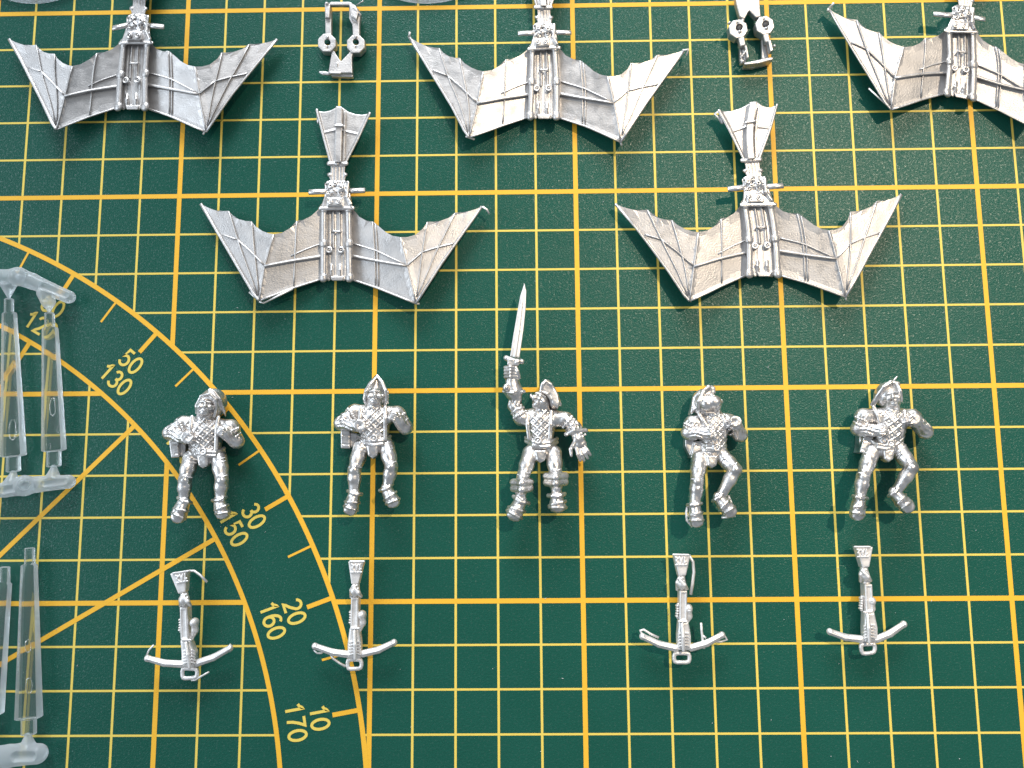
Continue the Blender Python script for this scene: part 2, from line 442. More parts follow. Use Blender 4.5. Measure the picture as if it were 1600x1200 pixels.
def make_warp(crop, lm):
    keys = [k for k in LM_T if k in lm]
    s = np.array([LM_T[k] for k in keys], float)
    d = np.array([[crop[0] + lm[k][0] / crop[2], crop[1] + lm[k][1] / crop[2]] for k in keys])
    if len(keys) < len(LM_T):                    # landmarks outside the photo follow the similarity of the rest
        A = np.zeros((2 * len(s), 4)); A[0::2] = np.c_[s[:, 0], -s[:, 1], np.ones(len(s)), np.zeros(len(s))]
        A[1::2] = np.c_[s[:, 1], s[:, 0], np.zeros(len(s)), np.ones(len(s))]
        a, b2, tx, ty = np.linalg.lstsq(A, d.ravel(), rcond=None)[0]
        for k in LM_T:
            if k not in lm:
                x, y = LM_T[k]; s = np.r_[s, [[x, y]]]; d = np.r_[d, [[a * x - b2 * y + tx, b2 * x + a * y + ty]]]
    f = tps(s, d)
    def g(V):                                    # V in template mm (x right, y up) with z
        V = np.asarray(V, float); q = np.c_[V[:, 0] / TS, -V[:, 1] / TS]
        p = f(q); return WA(p[:, 0], p[:, 1], np.maximum(V[:, 2] - 1.5, 0.03))
    return g
def T(x, y, z=0): return np.array([x * TS, -y * TS, z])
# --- heights of the folded wing panels (mm)
def plane(p):
    A = np.array([[x, y, 1] for x, y, z in p]); c = np.linalg.solve(A, [z for x, y, z in p]); return lambda x, y: c[0] * x + c[1] * y + c[2]
PLN = dict(Lo=plane([(45,560,3.9), (350,1065,5.5), (425,720,5.9)]), Li=plane([(425,720,5.9), (350,1065,5.5), (670,765,3.5)]),
           Ro=plane([(1510,575,3.9), (1165,1080,5.5), (1085,735,5.9)]), Ri=plane([(1085,735,5.9), (1165,1080,5.5), (830,765,3.5)]))
OUT = dict(
 Lo=[(45,560),(80,580),(120,595),(160,599),(190,598),(212,622),(245,642),(280,651),(310,652),(330,678),(365,702),(395,714),(425,720),(375,885),(350,1065),(320,1030)],
 Li=[(425,720),(470,712),(510,688),(545,650),(580,645),(620,625),(650,598),(682,568),(682,955),(600,975),(525,1000),(440,1032),(350,1065),(375,885)],
 Ro=[(1510,575),(1475,590),(1440,600),(1405,606),(1370,607),(1335,635),(1290,651),(1255,655),(1225,655),(1205,688),(1165,722),(1125,734),(1085,735),(1120,885),(1165,1080)],
 Ri=[(1085,735),(1045,728),(1010,710),(975,680),(945,655),(905,648),(870,628),(845,595),(818,565),(818,955),(900,976),(965,1000),(1060,1040),(1165,1080),(1120,885)])
def panel(key, th=0.55):
    """wing skin: finely divided sheet with thickness, slightly hollow between the ribs"""
    b = bmesh.new(); pts = OUT[key]; P = PLN[key]
    vs_ = [b.verts.new((x, y, 0)) for x, y in pts]
    f = b.faces.new(vs_)
    bmesh.ops.triangulate(b, faces=[f])
    for _ in range(3): bmesh.ops.subdivide_edges(b, edges=[e for e in b.edges if e.calc_length() > 30], cuts=1, use_grid_fill=False); bmesh.ops.triangulate(b, faces=b.faces[:])
    b.verts.ensure_lookup_table(); b.verts.index_update()
    top = [(v.co.x, v.co.y) for v in b.verts]; F = []; bd = [e for e in b.edges if e.is_boundary]
    bv = {v.index for e in bd for v in e.verts}
    V = [T(x, y, P(x, y) - (0 if i in bv else 0.12)) for i, (x, y) in enumerate(top)]; n = len(V)
    V += [T(x, y, P(x, y) - th) for x, y in top]
    for f in b.faces:
        ids = [v.index for v in f.verts]
        F.append(tuple(ids)); F.append(tuple(i + n for i in reversed(ids)))
    for e in bd:
        a, c = [v.index for v in e.verts]; F.append((a, c, c + n, a + n))
    b.free(); 
    V = np.array(V)
    bb = bmesh.new(); vv = [bb.verts.new(v) for v in V]
    for f in F:
        try: bb.faces.new([vv[i] for i in f])
        except ValueError: pass
    bmesh.ops.recalc_face_normals(bb, faces=bb.faces[:]); bb.verts.index_update()
    F = [tuple(v.index for v in f.verts) for f in bb.faces]; bb.free()
    return V, F
def bar(key, pts, rad, lift=0.05, n=8, ext=True):
    P = PLN[key]; Q = []
    for i in range(len(pts) - 1):
        for t in np.linspace(0, 1, 5)[(1 if i else 0):]:
            x = pts[i][0] * (1 - t) + pts[i + 1][0] * t; y = pts[i][1] * (1 - t) + pts[i + 1][1] * t
            Q.append(T(x, y, P(x, y) + lift))
    r = np.interp(np.linspace(0, 1, len(Q)), np.linspace(0, 1, len(np.atleast_1d(rad))), np.atleast_1d(rad)) if np.ndim(rad) else rad
    return tube(Q, r, n)
LEFT = dict(skin=[('Lo',), ('Li',)], edge=[('Lo', [(45,560),(320,1030),(350,1065)], .36, 0), ('Li', [(350,1065),(525,1000),(675,953)], .26, -.05)],
 rib=[('Lo', [(190,600),(250,790),(340,1040)], (.22, .22, .16)), ('Lo', [(310,655),(322,800),(347,1035)], (.22, .22, .15)), ('Li', [(545,652),(538,800),(530,985)], .22), ('Li', [(425,722),(378,885),(350,1060)], .24)],
 strut=[('Lo', [(158,722),(235,748)], .2), ('Lo', [(235,748),(300,805),(374,880)], .24), ('Li', [(515,832),(600,795),(680,766)], .17)],
 spar=[('Li', [(375,885),(520,858),(700,830)], (.30, .34, .42), .3)])
RIGHT = dict(skin=[('Ro',), ('Ri',)], edge=[('Ro', [(1510,575),(1300,870),(1165,1080)], .36, 0), ('Ri', [(1165,1080),(965,1000),(825,953)], .26, -.05)],
 rib=[('Ro', [(1225,657),(1195,850),(1170,1045)], (.22, .22, .15)), ('Ro', [(1370,610),(1270,815),(1173,1045)], (.22, .22, .15)), ('Ri', [(940,655),(950,800),(955,985)], .17), ('Ri', [(956,668),(966,820),(970,990)], .17), ('Ri', [(1085,737),(1120,885),(1165,1075)], .24)],
 strut=[('Ro', [(1120,882),(1200,812)], .24), ('Ro', [(1200,812),(1280,787),(1372,765)], .2), ('Ri', [(832,766),(960,806),(1110,878)], .2)],
 spar=[('Ri', [(1120,885),(960,858),(800,826)], (.30, .34, .42), .3)])
def tsc(h=0.15): return Sculpt(h)
def glider_parts():
    """list of (path, V, F, smooth) in template space"""
    out = []
    for sd, D in (('L', LEFT), ('R', RIGHT)):
        for k, q in enumerate(D['skin']): out.append((sd + 'wing' if k == 0 else sd + 'panel', *panel(q[0]), False))
        for q in D['edge']: out.append((sd + 'edge_spar', *bar(q[0], q[1], q[2], q[3]), True))
        for q in D['rib']: out.append((sd + 'rib', *bar(q[0], q[1], q[2]), True))
        for q in D['strut']: out.append((sd + 'strut', *bar(q[0], q[1], q[2]), True))
        for q in D['spar']:
            out.append((sd + 'spar', *bar(*q), True))
    j = tsc(.12)
    # hull: decking between the pipes, underside keel down to the mat
    S = tsc(.16); S.prism([T(672,585), T(832,585), T(834,955), T(668,955)], 2.6, 4.5, .12)
    S.prism([T(700,470), T(812,470), T(810,940), T(700,940)], 0.0, 3.4, .5, .4)
    for x in (706, 722, 752, 785, 800): S.cone(T(x, 600, 4.52), T(x, 945, 4.52), .11, .11, .02, 's')
    for x in (735, 768): S.cone(T(x, 600, 4.75), T(x + 2, 790, 4.75), .24, .24, .1)
    S.chain([T(732,706,4.7), T(736,704,5.5), T(768,706,5.5), T(772,708,4.7)], .28, .15)
    for x in (725, 770): S.chain([T(x,880,4.5), T(x,905,5.0), T(x,945,4.6)], [.2, .34, .25], .15)
    for x in (712, 740, 772, 790): S.ell(T(x, 956, 4.1), [.42, .38, .45], .2)
    S.prism([T(722,940), T(790,940), T(784,962), T(728,962)], 3.8, 5.0, .12, .15)
    out.append(('hull', *S.build(), True))
    for x0_, x1_ in ((686, 684), (814, 820)):
        S = tsc(.13); S.cone(T(x0_, 585, 5.0), T(x1_, 950, 5.0), .74, .74)
        for y in (586, 768, 945): S.cone(T(x0_ + (x1_ - x0_) * (y - 585) / 365, y - 5, 5.0), T(x0_ + (x1_ - x0_) * (y - 585) / 365, y + 5, 5.0), .98, .98, .08)
        out.append(('pipe', *S.build(), True))
    for x in (714, 776):
        A = ngon(14); V, F = tube([T(x, 801, 5.2) + .60 * np.array([math.cos(a), math.sin(a), 0]) for a in np.r_[A, A[:1]]], .26, 7, caps=False); out.append(('ring', V, F, True))
        V, F = tube([T(x, 801, 4.2), T(x, 801, 5.25)], [.3, .3], 8); out.append(('bolt', V, F, True))
    # gear block
    S = tsc(.13); S.prism([T(692,455), T(712,440), T(800,440), T(820,455), T(826,520), T(838,585), T(670,585), T(690,520)], 2.0, 6.0, .25)
    S.prism([T(705,530), T(785,530), T(785,572), T(705,572)], 5.5, 6.7, .15, .1)
    S.chain([T(668,586,5.6), T(838,584,5.6)], .5, .15)
    for x, y, r, z in ((722,468,.95,6.4), (745,455,.7,6.6), (776,476,1.0,6.5), (738,492,.8,6.3), (800,480,.8,6.4), (770,505,.7,6.3), (718,505,.6,6.3), (803,455,.6,6.2), (700,462,.5,6.0)):
        S.ell(T(x, y, z - .3), [r, r, r * .9], .12)
        S.cone(T(x, y, z - .2), T(x, y, z + r * .8), .2, .2, .05, 's')
    for y in (462, 478, 494): S.cone(T(752, y, 6.3), T(764, y, 6.5), .32, .3, .1)
    S.chain([T(812,450,6.3), T(806,520,6.5), T(826,560,6.2)], .42, .2)
    for a in range(26):
        x = random.uniform(696, 818); y = random.uniform(445, 522); S.ell(T(x, y, 6.05), [random.uniform(.18, .4)] * 3, .08)
    out.append(('gear_block', *S.build(), True))
    for x in (718, 762):
        A = ngon(14); V, F = tube([T(x, 549, 6.75) + .5 * np.array([math.cos(a), math.sin(a), 0]) for a in np.r_[A, A[:1]]], .22, 7, caps=False)
        V2, F2 = tube([T(x, 549, 6.4), T(x, 549, 7.0)], [.26, .22], 8); out.append(('bolt', *joinm([(V, F), (V2, F2)]), True))
    for a, b2 in (((606,501), (700,497)), ((815,495), (903,491))):
        s = np.sign(b2[0] - 755)
        V, F = tube([T(*a, 5.6), T(a[0] + 3, a[1], 5.6), T(b2[0] - 3, b2[1], 5.6), T(*b2, 5.6)], [.48, .66, .66, .48], 12, 1); out.append(('axle', V, F, True))
    # neck and tail fin
    S = tsc(.14); S.prism([T(722,348), T(800,348), T(796,400), T(802,412), T(796,448), T(722,448), T(712,412), T(722,398)], 2.6, 5.0, .15)
    for x in (735, 752, 770, 785): S.cone(T(x, 372, 5.05), T(x, 440, 5.05), .14, .14, .03, 's')
    S.chain([T(713,352,5.0), T(803,352,5.0)], .55, .15); S.ell(T(756,352,5.4), [.5, .5, .4], .1)
    for x in (716, 798): S.ell(T(x, 410, 4.4), [.6, .5, .8], .2)
    out.append(('neck', *S.build(), True))
    S = tsc(.15)
    tail = [(650,72),(668,80),(690,82),(720,76),(750,60),(785,60),(815,82),(850,94),(885,98),(925,90),(862,225),(802,346),(720,346),(688,220)]
    S.prism([T(*p) for p in tail], 4.0, 4.6, .12)
    S.chain([T(650,72,4.7), T(688,220,4.7), T(722,346,4.8)], .34, .12); S.chain([T(925,90,4.7), T(862,225,4.7), T(800,346,4.8)], .34, .12)
    S.chain([T(690,190,4.6), T(742,178,4.7)], .2, .1); S.chain([T(780,180,4.6), T(858,198,4.6)], .2, .1)
    S.chain([T(650,80,4.5), T(655,140,4.2)], .22, .1)
    out.append(('Ttail_fin', *S.build(), True))
    S = tsc(.14); S.prism([T(750,52), T(782,56), T(778,345), T(742,345)], 4.3, 6.2, .12)
    S.prism([T(790,80), T(802,80), T(796,340), T(780,345)], 4.3, 5.3, .1)
    S.chain([T(742,155,5.6), T(744,154,6.4), T(782,154,6.4), T(785,158,5.6)], .28, .1)
    out.append(('Tbeam', *S.build(), True))
    return out
GP = glider_parts()
GLAB = ["silver winged glider with tail fin, right wing tip ending in a drooping wire",
        "silver winged glider beside the glittering mat patch, a hooked wire on its tail fin",
        "silver winged glider with blunt wing tips, left of the upright notched bracket",
        "silver winged glider lying between the two looped brackets",
        "tilted silver winged glider with sharp dark shadow, its far wing cut off"]
def build_glider(gi):
    g = make_warp(*LM[gi])
    base = g(np.array([T(755, 760, 0)]))[0]; base[2] = 0
    t = thing("winged_glider", base, GLAB[gi], "model glider", "cast metal winged gliders laid out on the mat")
    cur = {}
    for nm, V, F, sm in GP:
        Vw = g(np.array(V)); side = nm[0] if nm[0] in 'LRT' else ''
        name = nm[1:] if side else nm
        F2 = F[:, ::-1] if isinstance(F, np.ndarray) else F
        par = t
        if side and name not in ('wing', 'tail_fin'): par = cur[side]
        o = mesh(name, Vw, F if not isinstance(F, np.ndarray) else F, M_WING if name in ('wing', 'panel', 'tail_fin', 'rib', 'strut', 'spar', 'edge_spar', 'hull', 'neck', 'beam', 'pipe') else M_FIG, par, sm)
        if name in ('wing', 'tail_fin'): cur[side] = o
    # little casting flash wires
    FL_ = [[[(1512,576,4.4),(1535,590,4.3),(1547,612,4.1)], [(350,1070,4.6),(372,1078,4.4),(430,1050,4.8),(525,1004,5.0)], [(298,1020,4.6),(320,1042,4.8),(345,1062,4.9)], [(1165,1080,5),(1185,1082,4.8)]],
           [[(652,75,4.6),(632,85,4.3),(645,110,4),(652,140,3.8)], [(300,1000,4.6),(325,1042,4.8),(360,1068,4.9)], [(1165,1080,5),(1168,1096,4.6)]],
           [[(1165,1070,5),(1150,1092,4.6)]], [[(45,560,4.6),(50,535,5.2)], [(1500,580,5),(1530,570,4.4),(1518,605,4.2)], [(1165,1080,5),(1172,1098,4.6)], [(330,1060,4.8),(380,1075,4.5)]],
           [[(48,556,4.6),(62,540,5.6),(72,526,6.2)], [(40,575,4.5),(45,560,4.8)], [(232,960,4.6),(290,1010,4.8),(350,1062,5)]]][gi]
    for q in FL_:
        V, F = tube([T(*p) for p in q], .26, 6); mesh("casting_flash", g(np.array(V)), F, M_BOW, t)
for gi in range(5): build_glider(gi)

# ================================================================== figures
class Crop:
    def __init__(s, ox, oy, sc, dz=0.0): s.ox, s.oy, s.s, s.dz = ox, oy, sc, dz
    def __call__(s, x, y, z=0): return W(s.ox + x / s.s, s.oy + y / s.s, max(z - s.dz, 0.0))
    def r(s, q): return q / s.s * PX
def grooves(S, a, b, width, per, amp, rad):
    """folds that run along the axis a-b of a sleeve"""
    a = np.array(a); b = np.array(b); d = (b - a)[:2]; L = np.linalg.norm(d) + 1e-6; d = d / L; nrm = np.array([-d[1], d[0]])
    lo = np.minimum(a, b) - rad; hi = np.maximum(a, b) + rad; mid = (a + b) / 2
    def f(x, y, z):
        u = (x - mid[0]) * nrm[0] + (y - mid[1]) * nrm[1]; v = (x - mid[0]) * d[0] + (y - mid[1]) * d[1]
        win = np.exp(-(np.abs(v) / (L * .55)) ** 6 - (np.abs(u) / (width * 1.15)) ** 6)
        return amp * win * np.sin(2 * np.pi * (u + .25 * np.sin(v * 1.3)) / per) + 0 * z
    S.disp(f, lo, hi)
def rough(S, lo, hi, amp):
    ph = rng.uniform(0, 6, 6)
    def f(x, y, z): return amp * (np.sin(3.1 * x + ph[0]) * np.sin(2.7 * y + ph[1]) + .7 * np.sin(5.3 * y + 2 * z + ph[2]) * np.sin(4.7 * x - 2.2 * z + ph[3]))
    S.disp(f, lo, hi)
def quilt(S, c, ax, hw, hl, cell, amp=0.24, stud=True):
    """raised diamond cords with studs on a padded vest; ax = torso axis direction"""
    ux = np.array([ax[1], -ax[0]]); c = np.array(c)
    def f(x, y, z):
        u = (x - c[0]) * ux[0] + (y - c[1]) * ux[1]; v = (x - c[0]) * ax[0] + (y - c[1]) * ax[1]
        p, q = (u + v) / cell, (u - v) / cell
        dp = np.abs(p - np.round(p)) * cell * .7; dq = np.abs(q - np.round(q)) * cell * .7
        win = (1 / (1 + np.exp((np.abs(u) - hw) / .12))) * (1 / (1 + np.exp((np.abs(v) - hl) / .12))) * (z > c[2])
        e = -amp * (np.maximum(np.exp(-(dp / .17) ** 2), np.exp(-(dq / .17) ** 2)))
        if stud:
            ds = np.sqrt(((np.abs(p - np.floor(p)) - .5)) ** 2 + (np.abs(q - np.floor(q)) - .5) ** 2) * cell
            e = e - amp * 0.8 * np.exp(-(ds / .22) ** 2)
        return win * e
    R = max(hw, hl) + 1
    S.disp(f, c - R, c + R)
def face(S, C, c, up, sz, yaw=0.0):
    """a face tilted back, seen from below the chin; c = centre (crop px, z), up = direction of the brow in crop px"""
    up = np.array(up, float); up /= np.linalg.norm(up); rt = np.array([-up[1], up[0]])
    def p(a, b, z): return C(c[0] + (rt[0] * (a + yaw) + up[0] * b) * sz, c[1] + (rt[1] * (a + yaw) + up[1] * b) * sz, c[2] + z)
    r = C.r(sz)
    S.ell(p(-yaw, 0, -1.0), [r * .98, r * 1.12, r * 1.0], .3)
    S.ell(p(0, -.62, .35), [r * .52, r * .42, r * .55], .35)                        # chin
    S.chain([p(0, .52, r * .55), p(0, .12, r * .98)], [r * .16, r * .24], .18)       # nose
    for sx in (-1, 1):
        S.ell(p(sx * .16, .08, r * .86), [r * .15] * 3, .12)
        S.ell(p(sx * .55, .02, r * .42), [r * .34] * 3, .3)                          # cheek
        S.ell(p(sx * .40, .42, r * .72), [r * .21, r * .13, r * .2], .08, 's')       # eye socket
        S.ell(p(sx * .40, .42, r * .50), [r * .14] * 3, .05)
        S.ell(p(sx * .98, .05, 0), [r * .16, r * .3, r * .25], .15)                  # ear
    S.chain([p(-.55, .60, r * .55), p(0, .66, r * .72), p(.55, .60, r * .55)], r * .13, .15)   # brow
    S.chain([p(-.30, -.24, r * .72), p(0, -.20, r * .86), p(.30, -.24, r * .72)], r * .075, .06, 's')   # mouth
    S.chain([p(-.26, -.34, r * .66), p(0, -.34, r * .82), p(.26, -.34, r * .66)], r * .10, .1)  # lower lip
def boot(C, ank, toe, parent, zA, zT, wd=36, tilt=0):
    S = Sculpt(.12); A = np.array(ank, float); B = np.array(toe, float); d = B - A; L = np.linalg.norm(d); d /= L; nn = np.array([-d[1], d[0]])
    def p(t, a): return C(*(A + d * L * t + nn * a * wd), zA)
    zc = (zA + zT) / 2 - C.dz
    S.prism([p(-.08, -.72), p(.12, -.80), p(.38, -.92), p(.68, -1.05), p(.90, -.80), p(1.0, -.25), p(.99, .30), p(.88, .85), p(.64, 1.0), p(.36, .98), p(.12, .85), p(-.08, .74)], zc - 1.5, zc + 1.15, .85, .2)
    S.chain([C(*(A - d * 14), zA + .35), C(*(A + d * L * .30), zA + .75), C(*(A + d * L * .62), (zA + zT) / 2 + .45), C(*(B - d * wd * .75), zT - .05)], [C.r(wd * .72), C.r(wd * .70), C.r(wd * .66), C.r(wd * .55)], .4)
    # turned cuff and crossing straps
    S.chain([C(*(A - d * 6 + nn * a * wd * .98 - d * abs(a) * 10), zA + C.r(wd) * (1.0 * math.sqrt(max(0, 1 - a * a))) + .1) for a in (-1, -.5, 0, .5, 1)], C.r(wd * .26), .06)
    for q, sk in ((.36, .16), (.66, -.10)):
        c = A + d * L * q; zq = zA + (zT - zA) * q
        S.chain([C(*(c + nn * a * wd * 1.02 + d * a * sk * wd), zq + .15 + C.r(wd) * (.98 * math.sqrt(max(0, 1 - a * a)))) for a in (-1, -.6, 0, .6, 1)], C.r(wd * .19), .05)
    S.ell(C(*(A + d * L * .36 + nn * wd * .55), zA + 1.35), [C.r(wd * .22)] * 3, .05)
    return sculpt_obj("boot", S, M_FIG, parent)
def figure(C, J, label):
    base = C(*J['waist'], 0); base[2] = 0
    t = thing("miniature_figure", base, label, "figurine", "unpainted metal figurines in a row")
    sw = 1.0; u = J.get('u', 1.0)                 # crop px per 4.8-scale px
    S = Sculpt(.115)
    ch = np.array(J['chest'], float); wa = np.array(J['waist'], float); cr = np.array(J['crotch'], float)
    ax3 = C(*ch, 6) - C(*wa, 6); ax = ax3[:2] / np.linalg.norm(ax3[:2]); ang = math.atan2(ax[1], ax[0]) - math.pi / 2
    hw = C.r(J['hw'])
    S.ell(C(*ch, 6.4), [hw * 1.12, C.r(115 * u), 3.1], .6, ang=ang)
    S.ell(C(*(ch * .45 + wa * .55), 6.5), [hw * .96, C.r(110 * u), 2.9], .8, ang=ang)
    S.ell(C(*(wa * .75 + cr * .25), 6.6), [hw * .98, C.r(70 * u), 2.6], .8, ang=ang)
    S.cone(C(*ch, 3.6), C(*wa, 3.6), 2.3, 2.2, .6)
    S.cone(C(*ch, 4.5), C(*(J['neck']), 7.4), 2.2, C.r(52 * u), .6)
    S.cone(C(*J['neck'], 7.2), C(*J['head'][:2], J['head'][2] - .6), C.r(58 * u), C.r(60 * u), .3)
    S.prism([C(cr[0] - 46 * u, cr[1] - 50 * u, 8), C(cr[0] + 46 * u, cr[1] - 50 * u, 8), C(cr[0] + 34 * u, cr[1] + 30 * u, 8), C(cr[0], cr[1] + 52 * u, 8), C(cr[0] - 34 * u, cr[1] + 30 * u, 8)], 3.2, 5.9, .55, .25)
    for lg in J['legs']:
        h, k, a = lg['hip'], lg['knee'], lg['ankle']; zk = lg.get('zk', 9.4); za = lg.get('za', 9.0)
        mid = (np.array(h) + np.array(k)) / 2; calf = np.array(k) * .66 + np.array(a) * .34
        S.chain([C(*h, 7.2), C(*mid, 8.4), C(*k, zk), C(*calf, (zk * .66 + za * .34)), C(*a, za)], [C.r(q * u) for q in (62, 56, 46, 48, 35)], .55)
        S.ell(C(*k, zk + 1.0), [C.r(30 * u), C.r(30 * u), .85], .5)
        for q in (.06, .2, .86): 
            c = np.array(h) * (1 - q) + np.array(k) * q; d = np.array(k, float) - h; d /= np.linalg.norm(d); nn = np.array([-d[1], d[0]])
            zc = 7.2 + (zk - 7.2) * q + C.r(60 * u)
            S.chain([C(*(c + nn * 45 * u + d * 14), zc - .7), C(*c, zc), C(*(c - nn * 45 * u - d * 10), zc - .7)], C.r(5.5 * u), .12)
    for am in J['arms']:
        s, e, w_ = am['sh'], am['el'], am['wr']; zs, ze, zw = am.get('z', (6.6, 6.6, 9.0))
        S.ell(C(*s, zs), [C.r(66 * u), C.r(60 * u), 2.1], .4)
        S.cone(C(*s, zs), C(*e, ze), C.r(56 * u), C.r(54 * u), .4)
        S.cone(C(*e, ze), C(*w_, zw), C.r(56 * u), C.r(am.get('rw', 42) * u), .3)
        grooves(S, C(*e, ze), C(*w_, zw), C.r(60 * u), C.r(27 * u), .13, 2.6)
        grooves(S, C(*s, zs), C(*e, ze), C.r(60 * u), C.r(30 * u), .11, 2.6)
        side = np.array(J['neck'], float) * .35 + ch * .65
        S.cone(C(*(side + (np.array(s) - side) * .45), 6.4), C(*s, zs), C.r(74 * u), C.r(58 * u), .5)
        for q in (.42, .72):                        # lames of the puffed sleeve
            dd = np.array(e, float) - s; dd /= np.linalg.norm(dd); n2 = np.array([-dd[1], dd[0]]); c2 = np.array(s) * (1 - q) + np.array(e) * q
            S.chain([C(*(c2 + n2 * a * 56 * u - dd * abs(a) * 12 * u), zs + (ze - zs) * q + .1 + C.r(56 * u) * math.sqrt(max(0, 1 - a * a))) for a in (-.92, -.5, 0, .5, .92)], C.r(9 * u), .06)
        # beaded shoulder trim
        d = np.array(e, float) - s; d /= np.linalg.norm(d); nn = np.array([-d[1], d[0]])
        for q in np.linspace(-.8, .8, 7):
            p = np.array(s) + d * 26 * u + nn * q * 66 * u; S.ell(C(*p, zs + 2.25 * math.sqrt(max(.05, 1 - q * q))), [C.r(10 * u)] * 3, .08)
        if am.get('disc'):
            c = am['disc']; S.cone(C(*w_, zw), C(*c, zw + .4), C.r(44 * u), C.r(40 * u), .2)
            S.prism([C(c[0] + 45 * u * math.cos(a), c[1] + 42 * u * math.sin(a), zw + 1) for a in ngon(14)], zw - C.dz - .4, zw - C.dz + 1.9, .2, .06)
            S.ell(C(*c, zw + 2.2), [C.r(27 * u), C.r(25 * u), .6], .08, 's')
        elif am.get('fist'):
            c = am['fist']; S.ell(C(*c, zw + .2), [C.r(44 * u), C.r(40 * u), 1.3], .2)
            d = np.array(c, float) - w_; d /= np.linalg.norm(d) + 1e-6; nn = np.array([-d[1], d[0]])
            for q in (-1.2, -.4, .4, 1.2):
                p0 = np.array(c) + nn * q * 20 * u; S.chain([C(*(p0 - d * 8), zw + 1.2), C(*(p0 + d * 22 * u), zw + 1.1), C(*(p0 + d * 34 * u), zw + .2)], C.r(11 * u), .06)
    if 'quilt' in J: quilt(S, C(*J['quilt'], 6.0), ax, hw * .82, C.r(J.get('ql', 130) * u), C.r(J.get('qc', 52) * u))
    for q in np.linspace(-1, 1, 9):               # studded neckline
        n = np.array(J['neck'], float); p = n + np.array([q * 78, 22 + 38 * (1 - q * q)]) * u; S.ell(C(*p, 8.6 + .7 * (1 - abs(q))), [C.r(8.5 * u)] * 3, .06)
    face(S, C, J['head'], J.get('fup', (0, -1)), J.get('hs', 70) * u, J.get('yaw', 0))
    if 'body_extra' in J: J['body_extra'](S, C)
    lo = C(0, 1200 if u == 1 else 1200, 0) - 40; rough(S, lo, lo + 100, .018)
    sculpt_obj("body", S, M_FIG, t)
    # straps over the vest
    for st in J.get('straps', []):
        S = Sculpt(.13); S.chain([C(*p[:2], p[2]) for p in st], C.r(15 * u), .1, flat=.6); sculpt_obj("strap", S, M_FIG, t)
    # belt
    S = Sculpt(.13); bl = J['belt']; n = len(bl)
    for dy, rr in ((-13, 15), (13, 15)):
        S.chain([C(p[0], p[1] + dy * u, 6.5 + 2.75 * math.sqrt(max(0.0, 1 - (2 * i / (n - 1) - 1) ** 2)) + .15) for i, p in enumerate(bl)], C.r(rr * u), .1)
    bx, by = J['buckle']
    A = ngon(10); ring = [C(bx + 24 * u * math.cos(a), by + 22 * u * math.sin(a), 9.75) for a in np.r_[A, A[:1]]]
    S.chain(ring, C.r(8 * u), .06); S.ell(C(bx, by, 9.6), [C.r(12 * u)] * 3, .06)
    sculpt_obj("belt", S, M_FIG, t)
    if 'bag' in J:
        q = J['bag']; S = Sculpt(.15); S.prism([C(*p, 5) for p in q['poly']], 0.1, q.get('z', 7.6) - C.dz, .18)
        if 'side' in q: S.prism([C(*p, 4) for p in q['side']], 0.1, q.get('z', 7.6) - 1.2 - C.dz, .18, .1)
        for y in np.linspace(.25, .75, 2):
            a = np.array(q['poly'][0]) * (1 - y) + np.array(q['poly'][3]) * y; b2 = np.array(q['poly'][1]) * (1 - y) + np.array(q['poly'][2]) * y
            S.chain([C(*a, q.get('z', 7.6)), C(*b2, q.get('z', 7.6))], C.r(5 * u), .08, 's')
        sculpt_obj("satchel", S, M_FIG, t)
    for lg in J['legs']: boot(C, lg['ankle'], lg['toe'], t, lg.get('za', 9.0), lg.get('zt', 9.2), J.get('bw', 53) * u)
    if 'helmet' in J:
        S = Sculpt(.14); J['helmet'](S, C); sculpt_obj(J.get('hname', 'helmet'), S, M_FIG, t)
    # back pack the figure lies on
    S = Sculpt(.2); c = ch * .6 + wa * .4
    S.prism([C(c[0] - J['hw'] * .7, c[1] - 90 * u, 2), C(c[0] + J['hw'] * .7, c[1] - 90 * u, 2), C(c[0] + J['hw'] * .7, c[1] + 100 * u, 2), C(c[0] - J['hw'] * .7, c[1] + 100 * u, 2)], 0.1, 1.8, .4)
    sculpt_obj("back_pack", S, M_FIG, t)
    for q in J.get('flash', []):
        V, F = tube([C(*p) for p in q], .3, 6); mesh("casting_flash", V, F, M_BOW, t)
    return t

def arcline(C, pts, z0, z1):
    n = len(pts); return [C(x, y, z0 + (z1 - z0) * math.sin(math.pi * i / (n - 1))) for i, (x, y) in enumerate(pts)]
